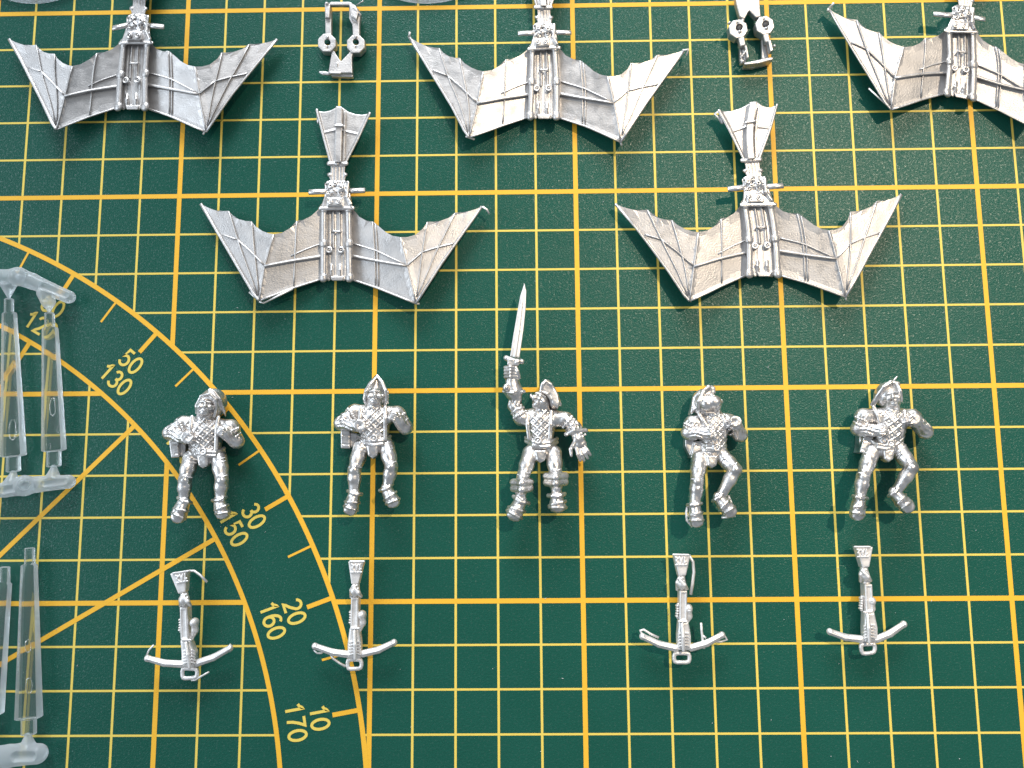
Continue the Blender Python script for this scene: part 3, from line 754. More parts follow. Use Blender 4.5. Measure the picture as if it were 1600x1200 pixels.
# --- figure in a rounded sallet with a plume, by the printed 30
C1 = Crop(230, 590, 4.8, 3.6)
def helm1(S, C):
    S.ell(C(492, 195, 6.6), [C.r(104), C.r(118), 3.4], .3, ang=-.25)
    S.ell(C(425, 250, 10.8), [C.r(74), C.r(98), 3.2], .2, 's', ang=-.15)
    S.chain(arcline(C, [(372,262),(372,205),(405,140),(470,120),(512,165),(520,230),(505,290)], 8.2, 9.8), C.r(13), .15)
    for i in range(7):
        S.chain([C(500 + i * 9, 100 + i * 14, 9.4 - .3 * i), C(545 + i * 5, 160 + i * 15, 9.0 - .25 * i), C(575 + i * 2, 215 + i * 12, 7.4 - .2 * i)], [C.r(8), C.r(13), C.r(7)], .1)
    S.chain([C(470,92,8.6), C(515,112,9.0), C(555,165,8.6)], C.r(14), .15)
figure(C1, dict(head=(432,222,9.0), hs=66, fup=(.08,-1), neck=(432,318), chest=(435,400), waist=(445,545), crotch=(432,632), hw=128, yaw=0,
    legs=[dict(hip=(330,605), knee=(283,770), ankle=(275,935), toe=(215,1090)), dict(hip=(540,605), knee=(560,770), ankle=(545,925), toe=(578,1062))],
    arms=[dict(sh=(275,345), el=(172,415), wr=(285,455), disc=(305,450), z=(6.8,7.0,9.6)), dict(sh=(625,375), el=(672,478), wr=(580,412), fist=(560,405), z=(6.8,7.2,9.4))],
    quilt=(430,440), qc=66, straps=[[(335,295,8.8),(325,380,9.3),(345,470,9.0)], [(535,300,8.8),(520,380,9.4),(515,540,9.2)]],
    belt=[(322,520),(380,555),(440,572),(510,575),(576,545)], buckle=(418,556),
    bag=dict(poly=[(196,470),(268,480),(272,600),(214,604)], side=[(268,485),(318,500),(318,580),(272,600)]), helmet=helm1),
    "silver figurine in a plumed rounded helmet lying beside the printed 30 and 150")
# --- figure in a pointed visor hood
C2 = Crop(500, 570, 4.8, 3.6)
def helm2(S, C):
    S.prism([C(430,84,5), C(378,140,5), C(345,195,5), C(332,265,5), C(345,300,5), C(400,318,5), C(480,305,5), C(503,280,5), C(497,190,5), C(465,130,5)], 0.8, 4.0, .5)
    S.cone(C(430,86,7.4), C(415,180,6.8), C.r(14), C.r(60), .3)
    S.chain([C(430,84,8.2), C(382,145,9.0), C(346,198,9.3), C(338,270,8.6), C(352,302,8.0)], C.r(12), .15)
    S.chain([C(430,84,8.2), C(468,130,9.0), C(494,190,9.3), C(499,265,8.6), C(488,305,7.8)], C.r(13), .15)
    for i in range(5): S.ell(C(508, 205 + i * 20, 7.2), [C.r(11)] * 3, .08)
figure(C2, dict(head=(410,238,8.6), hs=64, neck=(405,330), chest=(408,410), waist=(408,560), crotch=(400,655), hw=118,
    legs=[dict(hip=(310,615), knee=(257,790), ankle=(256,975), toe=(218,1130)), dict(hip=(500,615), knee=(535,765), ankle=(502,935), toe=(568,1070))],
    arms=[dict(sh=(262,355), el=(158,438), wr=(280,458), disc=(300,455), z=(6.8,7.0,9.6)), dict(sh=(578,370), el=(640,470), wr=(572,395), fist=(555,388), z=(6.8,7.2,9.4))],
    quilt=(405,450), qc=66, straps=[[(305,320,8.8),(300,400,9.2),(305,500,9.0)], [(490,320,8.8),(488,400,9.4),(490,560,9.0)]],
    belt=[(288,545),(340,578),(400,590),(470,582),(525,552)], buckle=(404,552),
    bag=dict(poly=[(172,492),(240,500),(242,632),(174,630)], side=[(240,505),(295,520),(290,600),(242,630)]), helmet=helm2, hname='hood'),
    "silver figurine in a tall pointed hood with both fists at its chest")
# --- swordsman
C3 = Crop(750, 430, 3.0, 3.6)
def helm3(S, C):
    S.prism([C(300,494,6), C(322,498,6), C(345,528,6), C(366,568,6), C(372,606,6), C(362,632,6), C(335,610,6), C(322,568,6), C(285,548,6)], 1.0, 6.0, .5)
    S.chain([C(285,545,9.4), C(292,512,9.8), C(308,496,9.6), C(332,512,9.4), C(358,560,8.8), C(376,606,8.0)], C.r(8.5), .1)
    S.chain([C(288,546,9.6), C(315,556,9.8), C(330,580,9.4), C(338,612,8.6)], C.r(6), .1)
    S.ell(C(345,590,6.8), [C.r(26), C.r(42), 2.2], .3); S.ell(C(377,606,7.2), [C.r(6)] * 3, .05)
def hand3(S, C):
    S.ell(C(470,790,8.4), [C.r(30), C.r(30), 1.0], .3)                               # palm
    S.chain([C(450,775,8.6), C(425,815,8.9), C(428,846,9.0)], [C.r(13), C.r(10), C.r(7)], .12)   # thumb
    for x0_, y0_, x1_, y1_, x2_, y2_ in ((450,806,458,840,470,868), (464,810,476,842,488,868), (478,806,492,834,505,858), (488,798,505,822,517,842)):
        S.chain([C(x0_, y0_, 8.6), C(x1_, y1_, 9.1), C(x2_, y2_, 8.7)], [C.r(9.5), C.r(8.5), C.r(7)], .06)
    S.chain([C(405,745,8.4), C(440,728,9.8), C(495,728,8.4)], C.r(12), .1)            # cuff frill
    for i in range(6): S.ell(C(408 + i * 17, 748 - 10 * math.sin(i / 5 * 3.1), 9.3), [C.r(7)] * 3, .06)
    # raised gauntlet and fist
    S.chain([C(168,585,8.0), C(158,545,8.4), C(148,480,8.8)], [C.r(30), C.r(44), C.r(30)], .2)
    S.chain([C(112,545,9.0), C(155,552,10.6), C(205,545,9.0)], C.r(9), .08)
    S.ell(C(150,455,8.8), [C.r(36), C.r(34), 1.6], .2)
    for k in range(4): S.chain([C(118, 432 + k * 15, 9.4), C(142, 430 + k * 15, 10.5), C(172, 436 + k * 14, 9.6)], C.r(8.5), .05)
    S.chain([C(180,478,9.2), C(176,450,9.9), C(168,430,9.8)], [C.r(12), C.r(10), C.r(8)], .06)
    for i in range(5): S.ell(C(115 + i * 21, 546 + 5 * math.sin(i / 4 * 3.1), 10.0), [C.r(6)] * 3, .05)
    # boot cuffs at the knees
    for cx, cy, wd in ((196, 985, 39), (355, 957, 44)):
        S.chain([C(cx - wd, cy - 14, 8.8), C(cx, cy - 10, 10.9), C(cx + wd, cy - 16, 8.8)], C.r(18), .3)
        S.chain([C(cx - wd * .95, cy + 14, 8.6), C(cx, cy + 20, 10.7), C(cx + wd * .95, cy + 12, 8.6)], C.r(19), .3)
        S.ell(C(cx, cy, 8.9), [C.r(wd), C.r(30), 1.9], .2)
t3 = figure(C3, dict(u=.625, head=(283,588,8.8), hs=66, fup=(.45,-1), yaw=-.22, neck=(292,640), chest=(285,685), waist=(288,775), crotch=(283,850), hw=66, bw=62,
    legs=[dict(hip=(236,835), knee=(202,945), ankle=(186,1068), toe=(148,1150)), dict(hip=(345,835), knee=(355,935), ankle=(360,1045), toe=(367,1112))],
    arms=[dict(sh=(196,668), el=(164,612), wr=(165,580), z=(7.2,7.8,8.2)), dict(sh=(398,678), el=(442,715), wr=(462,765), z=(7,7.6,8.4), rw=44)],
    quilt=(285,705), ql=112, qc=60, straps=[[(222,650,8.6),(222,700,9.0),(230,765,8.8)], [(335,640,8.8),(330,700,9.2),(328,765,9.0)]],
    belt=[(215,770),(250,790),(288,797),(325,793),(360,775)], buckle=(272,775), helmet=helm3, hname='hat', body_extra=hand3),
    "silver figurine raising a long straight sword above its head")
S = Sculpt(.13)
def blade(side):
    return [C3(208,38,9.4), C3(217,75,9.4), C3(215,150,9.4), C3(205,250,9.4), C3(185,388,9.4), C3(141,382,9.4), C3(155,290,9.4), C3(172,190,9.4), C3(188,100,9.4)]
S.prism(blade(1), 5.4, 6.4, .12)
S.chain([C3(206,60,9.95), C3(195,150,10.05), C3(182,260,10.05), C3(164,380,10.05)], [.12, .2, .24, .28], .15)
sw_o = None
swd = thing("sword", [*C3(180,200,0)[:2], 0], "long straight silver sword held up in the figurine's fist", "sword")
sculpt_obj("blade", S, M_BOW, swd)
S = Sculpt(.13)
S.chain([C3(122,388,9.4), C3(150,400,9.8), C3(196,405,9.4)], C3.r(13), .1); S.ell(C3(172,408,10.2), [C3.r(9)] * 3, .05); S.ell(C3(124,388,9.6), [C3.r(12)] * 3, .05)
S.prism([C3(130,392,9), C3(188,400,9), C3(182,428,9), C3(128,424,9)], 5.0, 6.8, .2)
sculpt_obj("guard", S, M_FIG, swd)
S = Sculpt(.13); S.chain([C3(155,420,9.2), C3(132,510,9.6)], C3.r(13), .1); S.ell(C3(122,528,10.2), [C3.r(17), C3.r(20), 1.0], .1)
sculpt_obj("grip", S, M_FIG, swd)
# --- masked figure with a crest, one knee bent
C4 = Crop(1030, 590, 4.8, 3.6)
def helm4(S, C):
    S.ell(C(330,190,6.6), [C.r(92), C.r(112), 3.0], .3, ang=-.35)
    S.chain([C(300,235,9.4), C(296,175,9.9), C(330,110,9.6), C(370,70,8.8), C(396,85,8.6), C(402,130,8.8)], [C.r(14), C.r(16), C.r(20), C.r(16), C.r(14), C.r(10)], .2)
    S.prism([C(370,62,6), C(400,80,6), C(404,128,6), C(330,140,6), C(300,200,6), C(285,180,6), C(310,110,6)], 1.0, 5.4, .4, .2)
    for i in range(7):
        S.chain([C(300 - i * 4, 110 + i * 20, 8.2), C(262 - i * 3, 150 + i * 18, 7.6), C(238 - i * 3, 205 + i * 12, 6.4)], [C.r(9), C.r(14), C.r(7)], .1)
    S.chain([C(300,235,9.2), C(350,262,9.6), C(410,265,9.8)], C.r(9), .1)
def mask4(S, C):
    S.ell(C(408,185,9.6), [C.r(60), C.r(52), 2.0], .3); S.chain([C(345,150,10), C(410,140,11), C(462,180,10.4), C(452,222,10.2)], C.r(10), .15)
    S.ell(C(350,200,9.4), [C.r(55), C.r(58), 1.9], .3)
figure(C4, dict(head=(402,205,8.8), hs=60, fup=(-.35,-1), yaw=.2, neck=(408,278), chest=(395,360), waist=(405,505), crotch=(388,630), hw=108,
    legs=[dict(hip=(300,605), knee=(284,775), ankle=(266,965), toe=(285,1125), za=9.6, zt=9.8), dict(hip=(470,590), knee=(572,690), ankle=(452,905), toe=(560,1042), zk=10.2)],
    arms=[dict(sh=(250,345), el=(218,415), wr=(375,418), fist=(392,415), z=(6.8,7.4,9.8)), dict(sh=(515,330), el=(605,430), wr=(578,362), disc=(570,330), z=(6.8,7.4,9.4))],
    quilt=(425,400), qc=46, straps=[[(300,270,8.8),(330,320,9.3),(365,375,9.4)], [(470,285,8.8),(490,330,9.0),(492,440,8.8)]],
    belt=[(310,500),(360,520),(410,522),(450,510),(478,488)], buckle=(432,525),
    bag=dict(poly=[(250,478),(308,478),(280,612),(218,604)], side=[(178,440),(250,470),(222,604),(180,520)]), helmet=helm4, hname='hood', body_extra=mask4,
    flash=[[(216,950,9.4),(202,1010,9.3),(206,1070,9.3),(250,1118,9.2)], [(518,884,9.2),(545,950,9.2),(560,1005,9.2)], [(468,1050,9.0),(520,1046,9.2),(572,1035,9.2)]]),
    "silver figurine in a smooth masked hood, thin wires beside its boots")
# --- bare-headed figure with swept hair
C5 = Crop(1300, 580, 4.8, 3.6)
def hair5(S, C):
    S.ell(C(405,175,6.8), [C.r(82), C.r(100), 2.8], .3, ang=-.5)
    for i in range(9):
        f_ = i / 8
        S.chain([C(440 - 40 * f_, 88 + 40 * f_, 9.6 - 1.6 * f_), C(385 - 30 * f_, 120 + 60 * f_, 9.4 - 1.0 * f_), C(335 - 10 * f_, 185 + 45 * f_, 8.4 - .6 * f_), C(290 + 25 * f_, 250 + 18 * f_, 7.2)], [C.r(12), C.r(15), C.r(13), C.r(6)], .1)
    for i in range(5): S.chain([C(400 + i * 22, 100 - 3 * i, 9.4), C(440 + i * 14, 78 + i * 3, 9.2), C(470 + i * 10, 90 + i * 22, 9.0)], [C.r(9), C.r(13), C.r(7)], .1)
    S.chain([C(440,90,9.0), C(466,68,8.8), C(488,40,8.6)], [C.r(14), C.r(9), C.r(6)], .1)
    S.chain([C(492,105,9.6), C(514,150,9.8), C(520,220,9.2)], C.r(12), .1)
figure(C5, dict(head=(452,205,9.0), hs=64, fup=(-.1,-1), yaw=.1, neck=(442,290), chest=(430,380), waist=(415,540), crotch=(408,632), hw=118,
    legs=[dict(hip=(300,600), knee=(234,790), ankle=(208,960), toe=(182,1122), za=9.8, zt=9.8), dict(hip=(500,590), knee=(598,722), ankle=(475,915), toe=(595,1055), zk=10.2)],
    arms=[dict(sh=(235,340), el=(195,435), wr=(355,448), fist=(372,448), z=(6.8,7.4,9.6)), dict(sh=(600,345), el=(700,455), wr=(620,380), disc=(610,362), z=(6.8,7.4,9.6))],
    quilt=(440,430), qc=68, straps=[[(315,270,8.8),(345,330,9.4),(360,380,9.4)], [(545,300,8.6),(545,380,9.0),(520,480,8.8)]],
    belt=[(285,520),(345,560),(405,572),(460,555),(505,530)], buckle=(440,540),
    bag=dict(poly=[(205,490),(278,490),(240,620),(174,612)], side=[(175,480),(210,490),(178,610),(172,590)]), helmet=hair5, hname='hair'),
    "bare-headed silver figurine with swept-back hair and one knee bent")

# ================================================================== crossbows
def crossbow(C, D, label):
    c0 = D['rail'][0]; base = C(*c0, 0); base[2] = 0
    t = thing("crossbow", base, label, "crossbow", "unpainted metal crossbows in a row")
    r = C.r
    (ax_, ay), (bx, by) = D['rail']; (fx, fy), (gx, gy) = D['front']
    S = Sculpt(.13); bt = D['butt']
    S.prism([C(*p, 3) for p in bt], 2.0, 4.4, .3)
    q = np.array(bt, float)
    def L(u, v):
        a = q[0] * (1 - u) + q[1] * u; b = q[3] * (1 - u) + q[2] * u; return a * (1 - v) + b * v
    S.chain([C(*L(.04, .02), 4.6), C(*L(.96, .02), 4.6)], r(9), .08); S.chain([C(*L(.06, .50), 4.6), C(*L(.94, .50), 4.6)], r(8), .08)
    for a, b, c, d in ((.14,.14,.3,.2), (.3,.2,.14,.32), (.14,.32,.3,.44), (.42,.14,.5,.42), (.5,.42,.6,.14), (.74,.14,.74,.42), (.74,.42,.86,.36)):
        S.chain([C(*L(a, b), 4.65), C(*L(c, d), 4.65)], r(7.5), .04)
    sculpt_obj("butt", S, M_BOW, t)
    S = Sculpt(.13); nx_, ny_ = D['neck']
    e = (q[2] + q[3]) / 2
    S.chain([C(*e, 2.8), C(nx_, ny_, 2.9), C(ax_, ay, 2.9)], [r(30), r(36), r(32)], .2)
    S.prism([C(ax_ - 33, ay - 10, 3), C(ax_ + 33, ay - 10, 3), C(bx + 33, by + 10, 3), C(bx - 33, by + 10, 3)], 1.6, 4.4, .3)
    S.prism([C(ax_ - 16, ay + 12, 3), C(ax_ + 16, ay + 12, 3), C(bx + 18, by - 6, 3), C(bx - 18, by - 6, 3)], 4.2, 5.2, .1, .06, 's')
    S.prism([C(fx - 42, fy - 30, 3), C(fx + 42, fy - 30, 3), C(gx + 58, gy - 120, 3), C(gx + 55, gy, 3), C(gx - 55, gy, 3), C(gx - 58, gy - 120, 3)], 1.4, 4.2, .6, .3)
    S.chain([C(fx - 4, fy, 4.5), C((fx + gx) / 2, (fy + gy) / 2, 4.9), C(gx, gy + 10, 4.8)], [r(14), r(16), r(13)], .1)
    S.chain([C(fx - 34, fy - 26, 4.5), C(fx + 34, fy - 26, 4.5)], r(9), .08)
    for k in range(5): S.chain([C(gx - 44, gy - 130 + k * 26, 4.2), C(gx - 16, gy - 140 + k * 26, 4.6)], r(8), .06); S.chain([C(gx + 44, gy - 130 + k * 26, 4.2), C(gx + 18, gy - 140 + k * 26, 4.6)], r(8), .06)
    sculpt_obj("stock", S, M_BOW, t)
    S = Sculpt(.13)                                                     # hand wrapped round the grip
    S.ell(C(nx_ - 8, ny_ - 5, 4.0), [r(40), r(52), 1.6], .2)
    S.chain([C(nx_ - 40, ny_ + 48, 3.6), C(nx_ - 36, ny_ - 10, 4.6), C(nx_ - 18, ny_ - 50, 4.2)], [r(12), r(18), r(14)], .1)
    S.chain([C(nx_ - 10, ny_ - 25, 5.2), C(nx_ + 22, ny_ + 10, 5.2), C(nx_ + 46, ny_ + 42, 4.0)], [r(15), r(20), r(13)], .1)
    for k in range(3): S.chain([C(nx_ - 30 + k * 9, ny_ - 44 + k * 26, 5.0), C(nx_ + 12 + k * 9, ny_ - 52 + k * 26, 5.0)], r(9), .06)
    sculpt_obj("grip", S, M_BOW, t)
    lx, ly = D['lump']; S = Sculpt(.13)
    S.ell(C(lx, ly - 5, 3.4), [r(36), r(40), 1.4], .2); S.chain([C(lx, ly, 3.4), C(lx + 4, ly + 60, 3.2), C(lx - 26, ly + 135, 3.0)], [r(30), r(30), r(16)], .2)
    S.ell(C(lx + 10, ly + 8, 5.0), [r(14), r(10), .5], .1, 's')
    for k in range(5): S.ell(C(D['rail'][0][0] - 46 + 3 * math.sin(k), ly - 30 + k * 22, 3.4), [r(15), r(10), .8], .06)
    S.chain([C(ax_ - 36, ly - 40, 3.0), C(ax_ - 40, ly + 70, 3.0)], r(14), .15)
    sculpt_obj("trigger_lever", S, M_BOW, t)
    for side in ('ll', 'rl'):
        a, b = D[side]; S = Sculpt(.13); md = ((a[0] + b[0]) / 2, (a[1] + b[1]) / 2 + 16)
        S.chain([C(*a, 3.6), C(*md, 3.4), C(*b, 3.2)], [r(25), r(29), r(31)], .2, flat=.9)
        S.chain([C(a[0], a[1] + 6, 4.4), C(md[0], md[1] + 8, 4.4), C(b[0], b[1] + 6, 4.2)], r(7), .08)
        S.ell(C(a[0], a[1], 3.6), [r(26), r(29), .85], .15)
        sculpt_obj("bow_limb", S, M_BOW, t)
    A = D['stirrup']; pts = []
    for i in range(4):
        p, nx2 = np.array(A[i], float), np.array(A[(i + 1) % 4], float); pv = np.array(A[i - 1], float)
        a = p + (pv - p) / np.linalg.norm(pv - p) * 26; b = p + (nx2 - p) / np.linalg.norm(nx2 - p) * 26
        pts += [a, .25 * a + .5 * p + .25 * b, b]
    S = Sculpt(.13); S.chain([C(*p, 3.2) for p in pts + pts[:1]], r(17), .06); sculpt_obj("stirrup", S, M_BOW, t)
    for f_ in D.get('flash', []):
        V, F = tube([C(*p, 3.2) for p in f_[0]], f_[1] * PX / C.s, 7); mesh("casting_flash", V, F, M_BOW, t)
crossbow(Crop(210, 870, 5.455), dict(butt=[(322,138),(466,116),(456,292),(394,312)], neck=(432,372), rail=[(438,432),(446,690)], lump=(512,565), front=(440,725), ) if False else
  dict(butt=[(322,138),(466,116),(456,292),(394,312)], neck=(432,372), rail=[(438,432),(446,690)], lump=(512,565), front=[(446,735),(470,935)], ll=[(112,866),(405,915)], rl=[(815,778),(535,905)],
  stirrup=[(408,950),(538,955),(534,1028),(412,1038)], flash=[([(465,118),(510,120),(560,155),(620,216)], 11), ([(105,838),(125,795),(165,752)], 8), ([(485,1052),(520,1050),(575,1015),(638,980)], 9), ([(760,800),(815,805),(835,770),(812,745)], 9)]),
  "silver crossbow with a curled wire at its butt, beside the printed 160")
crossbow(Crop(470, 860, 5.455), dict(butt=[(413,90),(546,90),(502,280),(440,284)], neck=(468,350), rail=[(470,402),(464,650)], lump=(522,555), front=[(462,690),(462,915)], ll=[(120,816),(420,888)], rl=[(795,785),(530,880)],
  stirrup=[(398,930),(518,930),(518,1005),(402,1012)], flash=[([(112,848),(140,875),(175,876),(200,858)], 9), ([(255,886),(275,920),(330,960),(382,990)], 11)]),
  "silver crossbow lying across the printed arc, a wire running from limb to stirrup")
crossbow(Crop(980, 850, 5.455), dict(butt=[(386,86),(530,90),(492,264),(428,270)], neck=(464,340), rail=[(470,400),(468,640)], lump=(520,555), front=[(474,685),(480,900)], ll=[(130,788),(415,888)], rl=[(808,776),(548,884)],
  stirrup=[(398,930),(530,930),(530,1008),(400,1008)], flash=[([(525,95),(560,150),(568,240),(556,340),(540,432)], 14), ([(120,760),(112,738),(140,730),(205,770),(268,798)], 11), ([(630,672),(634,740),(642,815),(655,892)], 11), ([(645,780),(670,800)], 9), ([(785,762),(815,760),(852,815),(800,832),(740,830)], 10)]),
  "silver crossbow with a long hooked wire at its butt and a spike by one limb")
crossbow(Crop(1270, 840, 5.455), dict(butt=[(350,75),(494,75),(462,248),(402,252)], neck=(446,325), rail=[(454,400),(466,618)], lump=(496,545), front=[(470,660),(482,885)], ll=[(145,802),(412,866)], rl=[(775,738),(540,868)],
  stirrup=[(404,910),(530,905),(526,978),(420,992)]), "clean silver crossbow without loose wires, below the bare-headed figurine")

# ================================================================== looped brackets
def octa(C, cx, cy, r, z=0, n=8, rot=22.5): return [C(cx + r * math.cos(math.radians(rot + 360 / n * i)), cy + r * math.sin(math.radians(rot + 360 / n * i)), z) for i in range(n)]
C = Crop(470, 0, 9.23)
t = thing("metal_bracket", [*C(580, 600, 0)[:2], 0], "silver looped bracket standing upright with its notched foot toward the figurines", "bracket", "cast metal brackets with two eyelets")
for cx, cy, hx, hy in ((383, 632, 385, 612), (800, 650, 795, 608)):
    S = Sculpt(.13); S.prism(octa(C, cx, cy, 140, 2), .5, 2.6, .2)
    S.cone(C(hx, hy, 0), C(hx, hy, 5), C.r(46), C.r(46), .05, 's'); S.ell(C(hx, hy + 72, 2.9), [C.r(26), C.r(34), .6], .1, 's'); S.ell(C(hx, hy - 72, 2.6), [C.r(22), C.r(30), .4], .1)
    sculpt_obj("eyelet", S, M_WING, t)
S = Sculpt(.13); S.prism([C(340,60,3), C(430,60,3), C(436,520,3), C(345,520,3)], 1.0, 2.5, .2); S.ell(C(385,80,2.4), [C.r(45), C.r(40), 1.2], .2); S.prism([C(345,60,3), C(430,60,3), C(415,265,3), C(350,262,3)], 2.0, 3.2, .2, .1); sculpt_obj("arm", S, M_WING, t)
S = Sculpt(.13); S.prism([C(690,50,3), C(760,45,3), C(830,120,3), C(858,180,3), C(842,330,3), C(842,520,3), C(745,520,3), C(735,330,3), C(690,250,3)], 1.0, 2.6, .2); S.prism([C(700,70,3), C(790,80,3), C(840,170,3), C(810,300,3), C(720,240,3)], 2, 3.4, .25, .1); S.chain([C(760,110,3.5), C(865,215,3)], .2, .08); sculpt_obj("arm", S, M_WING, t)
S = Sculpt(.13); S.prism([C(395,50,3), C(440,22,3), C(710,22,3), C(760,55,3), C(700,74,3), C(430,74,3)], 1.8, 3.0, .2); sculpt_obj("cross_bar", S, M_WING, t)
S = Sculpt(.13); S.prism([C(452,735,2), C(490,735,2), C(505,775,2), C(580,885,2), C(690,775,2), C(715,735,2), C(758,760,2), C(740,830,2), C(747,1058,2), C(395,1058,2), C(430,850,2)], .8, 2.2, .18)
S.prism([C(430,1040,2), C(748,1046,2), C(742,1092,2), C(430,1080,2)], 0.1, 1.4, .15); S.chain([C(400,1062,1.8), C(330,1055,1.6), C(275,1042,1.5)], [C.r(30), C.r(32), C.r(18)], .2, flat=.5); S.chain([C(440,1055,2), C(560,1062,2)], C.r(20), .15)
S.ell(C(525,930,2.2), [C.r(12), C.r(35), .25], .1); sculpt_obj("foot_plate", S, M_WING, t)
V, F = tube([C(805,75,4), C(850,45,4.4), C(902,12,4.8)], .16, 6); mesh("casting_flash", V, F, M_WING, t)
C = Crop(1110, 0, 9.23)
t = thing("metal_bracket", [*C(650, 500, 0)[:2], 0], "silver looped bracket with its bar toward the glider with the hooked tail wire", "bracket", "cast metal brackets with two eyelets")
S = Sculpt(.13); S.prism([C(360,-120,4), C(730,-120,4), C(722,0,4), C(738,210,4), C(672,232,4), C(570,128,4), C(505,250,4), C(435,220,4), C(382,30,4)], 1.6, 3.4, .18); sculpt_obj("foot_plate", S, M_WING, t)
for cx, cy, hx, hy, rt_ in ((412, 395, 416, 396, 12), (797, 345, 797, 348, 10)):
    S = Sculpt(.13); S.prism(octa(C, cx, cy, 143, 4, rot=rt_), 1.0, 3.5, .2)
    S.cone(C(hx, hy, 2.4), C(hx, hy, 7), C.r(50), C.r(50), .05, 's'); S.ell(C(hx + 5, hy + 62, 3.5), [C.r(24), C.r(26), .4], .1); S.ell(C(hx - 18, hy - 70, 3.7), [C.r(22), C.r(26), .5], .1, 's')
    S.chain([C(cx + (60 if cx < 600 else -100), cy - 140, 2.8), C(cx + (50 if cx < 600 else -90), cy - 90, 2.8)], C.r(28), .2); sculpt_obj("eyelet", S, M_WING, t)
S = Sculpt(.13); S.prism([C(405,490,4), C(495,480,4), C(520,625,4), C(445,648,4)], 1.8, 3.4, .18); S.prism([C(505,620,4), C(540,620,4), C(575,800,4), C(540,812,4)], 1.6, 3.2, .15); S.prism([C(445,640,3), C(510,630,3), C(545,850,3), C(450,840,3)], 0.3, 1.6, .2); sculpt_obj("arm", S, M_WING, t)
S = Sculpt(.13); S.prism([C(765,460,4), C(850,455,4), C(880,590,4), C(800,582,4)], 1.8, 3.4, .18); S.prism([C(838,570,4), C(880,565,4), C(920,715,4), C(870,732,4)], 1.9, 3.7, .15); S.prism([C(765,480,3), C(840,580,3), C(870,800,3), C(770,800,3)], 0.3, 1.5, .2); S.ell(C(925,665,3.2), [C.r(24)] * 3, .1); sculpt_obj("arm", S, M_WING, t)
S = Sculpt(.13); S.prism([C(500,872,4), C(905,790,4), C(928,800,4), C(922,826,4), C(700,885,4), C(510,902,4)], 1.4, 3.0, .18); S.prism([C(500,890,3), C(900,820,3), C(900,860,3), C(640,930,3), C(500,930,3)], .2, 1.5, .15); S.ell(C(455,905,2.4), [C.r(48), C.r(26), 1.0], .1, ang=.8); S.chain([C(505,745,3), C(440,835,2.6)], C.r(18), .15); sculpt_obj("cross_bar", S, M_WING, t)
V, F = tube([C(255,348,5), C(280,318,5), C(300,330,5)], .25, 6); mesh("casting_flash", V, F, M_WING, t)

# ================================================================== clear plastic stems on their runners
def loft(secs, n=28):
    """secs: (centre mm, half width, half height, superellipse power); axis along the list"""
    V = []; F = []; k = len(secs)
    ax = secs[-1][0] - secs[0][0]; ax[2] = 0; ax /= np.linalg.norm(ax); sd = np.array([-ax[1], ax[0], 0]); up = np.array([0, 0, 1.])
    for c, a, b, p in secs:
        for th in ngon(n):
            cs, sn = math.cos(th), math.sin(th)
            V.append(c + sd * a * np.sign(cs) * abs(cs) ** (2 / p) + up * b * np.sign(sn) * abs(sn) ** (2 / p))
    for i in range(k - 1):
        for j in range(n): F.append((i * n + j, i * n + (j + 1) % n, (i + 1) * n + (j + 1) % n, (i + 1) * n + j))
    F.append(tuple(range(n))[::-1]); F.append(tuple(range((k - 1) * n, k * n)))
    return V, F
def stem(C, parent, peg0, top, bot, peg1, marks=()):
    """each entry (x, y, full width) in crop px"""
    secs = []
    def s(q, x=None, k=1.0, dz=1.0, p=3.2, off=0.0):
        hw = C.r(q[2]) / 2 * k; z = 1.75
        secs.append((C(q[0], q[1] + off, z), hw, min(1.5, max(.8, hw * .55)) * dz, p))
    P0, P1, B0, B1, Q0, Q1 = peg0[0], peg0[1], top, bot, peg1[0], peg1[1]
    s(P0, k=.8, dz=.8); s(P0, off=3); s((P1[0], P1[1], P1[2])); s(B0, k=.93, dz=.95, p=6.5); s(B0, off=4, p=6.5)
    for t in (.25, .5, .75): s((B0[0] + (B1[0] - B0[0]) * t, B0[1] + (B1[1] - B0[1]) * t, B0[2] + (B1[2] - B0[2]) * t), p=6.5)
    s(B1, off=-4, p=6.5); s(B1, k=.95, dz=.95, p=6.5); s(Q0); s(Q1, off=-4); s(Q1, k=.8, dz=.8)
    V, F = loft(secs); o = mesh("stem", V, F, M_CLEAR, parent, True)
    o.data.materials.append(M_FROST)
    for pl in o.data.polygons:
        if abs(pl.normal.z) < 0.72: pl.material_index = 1
    md = o.modifiers.new("edge_split", 'EDGE_SPLIT'); md.split_angle = math.radians(38)
    for x, y, rx, ry in marks:
        A = ngon(18); ring = [C(x + rx * math.cos(a), y + ry * math.sin(a), 3.35) for a in np.r_[A, A[:1]]]
        V, F = tube(ring, .13, 6, caps=False); mesh("moulding_mark", V, F, M_CLEAR, o)
    return o
C = Crop(0, 400, 3.0)
t = thing("plastic_sprue", [*C(150, 600, 0)[:2], 0], "pair of clear plastic stems joined by frosted runners at both ends, covering the printed 120", "plastic stems")
stem(C, t, ((42,200,40),(42,263,42)), (44,267,62), (62,938,108), ((63,942,64),(63,1012,66)), [(60,815,17,48)])
stem(C, t, ((232,266,44),(233,332,44)), (235,337,68), (253,912,102), ((253,917,66),(253,988,66)), [(248,708,13,42)])
def runner(C, parts, subs=()):
    S = Sculpt(.16)
    for pts, rad in parts: S.chain([C(*p) for p in pts], [C.r(q) for q in rad], .35)
    for pts, rad in subs: S.chain([C(*p) for p in pts], [C.r(q) for q in rad], .12, 's')
    return S
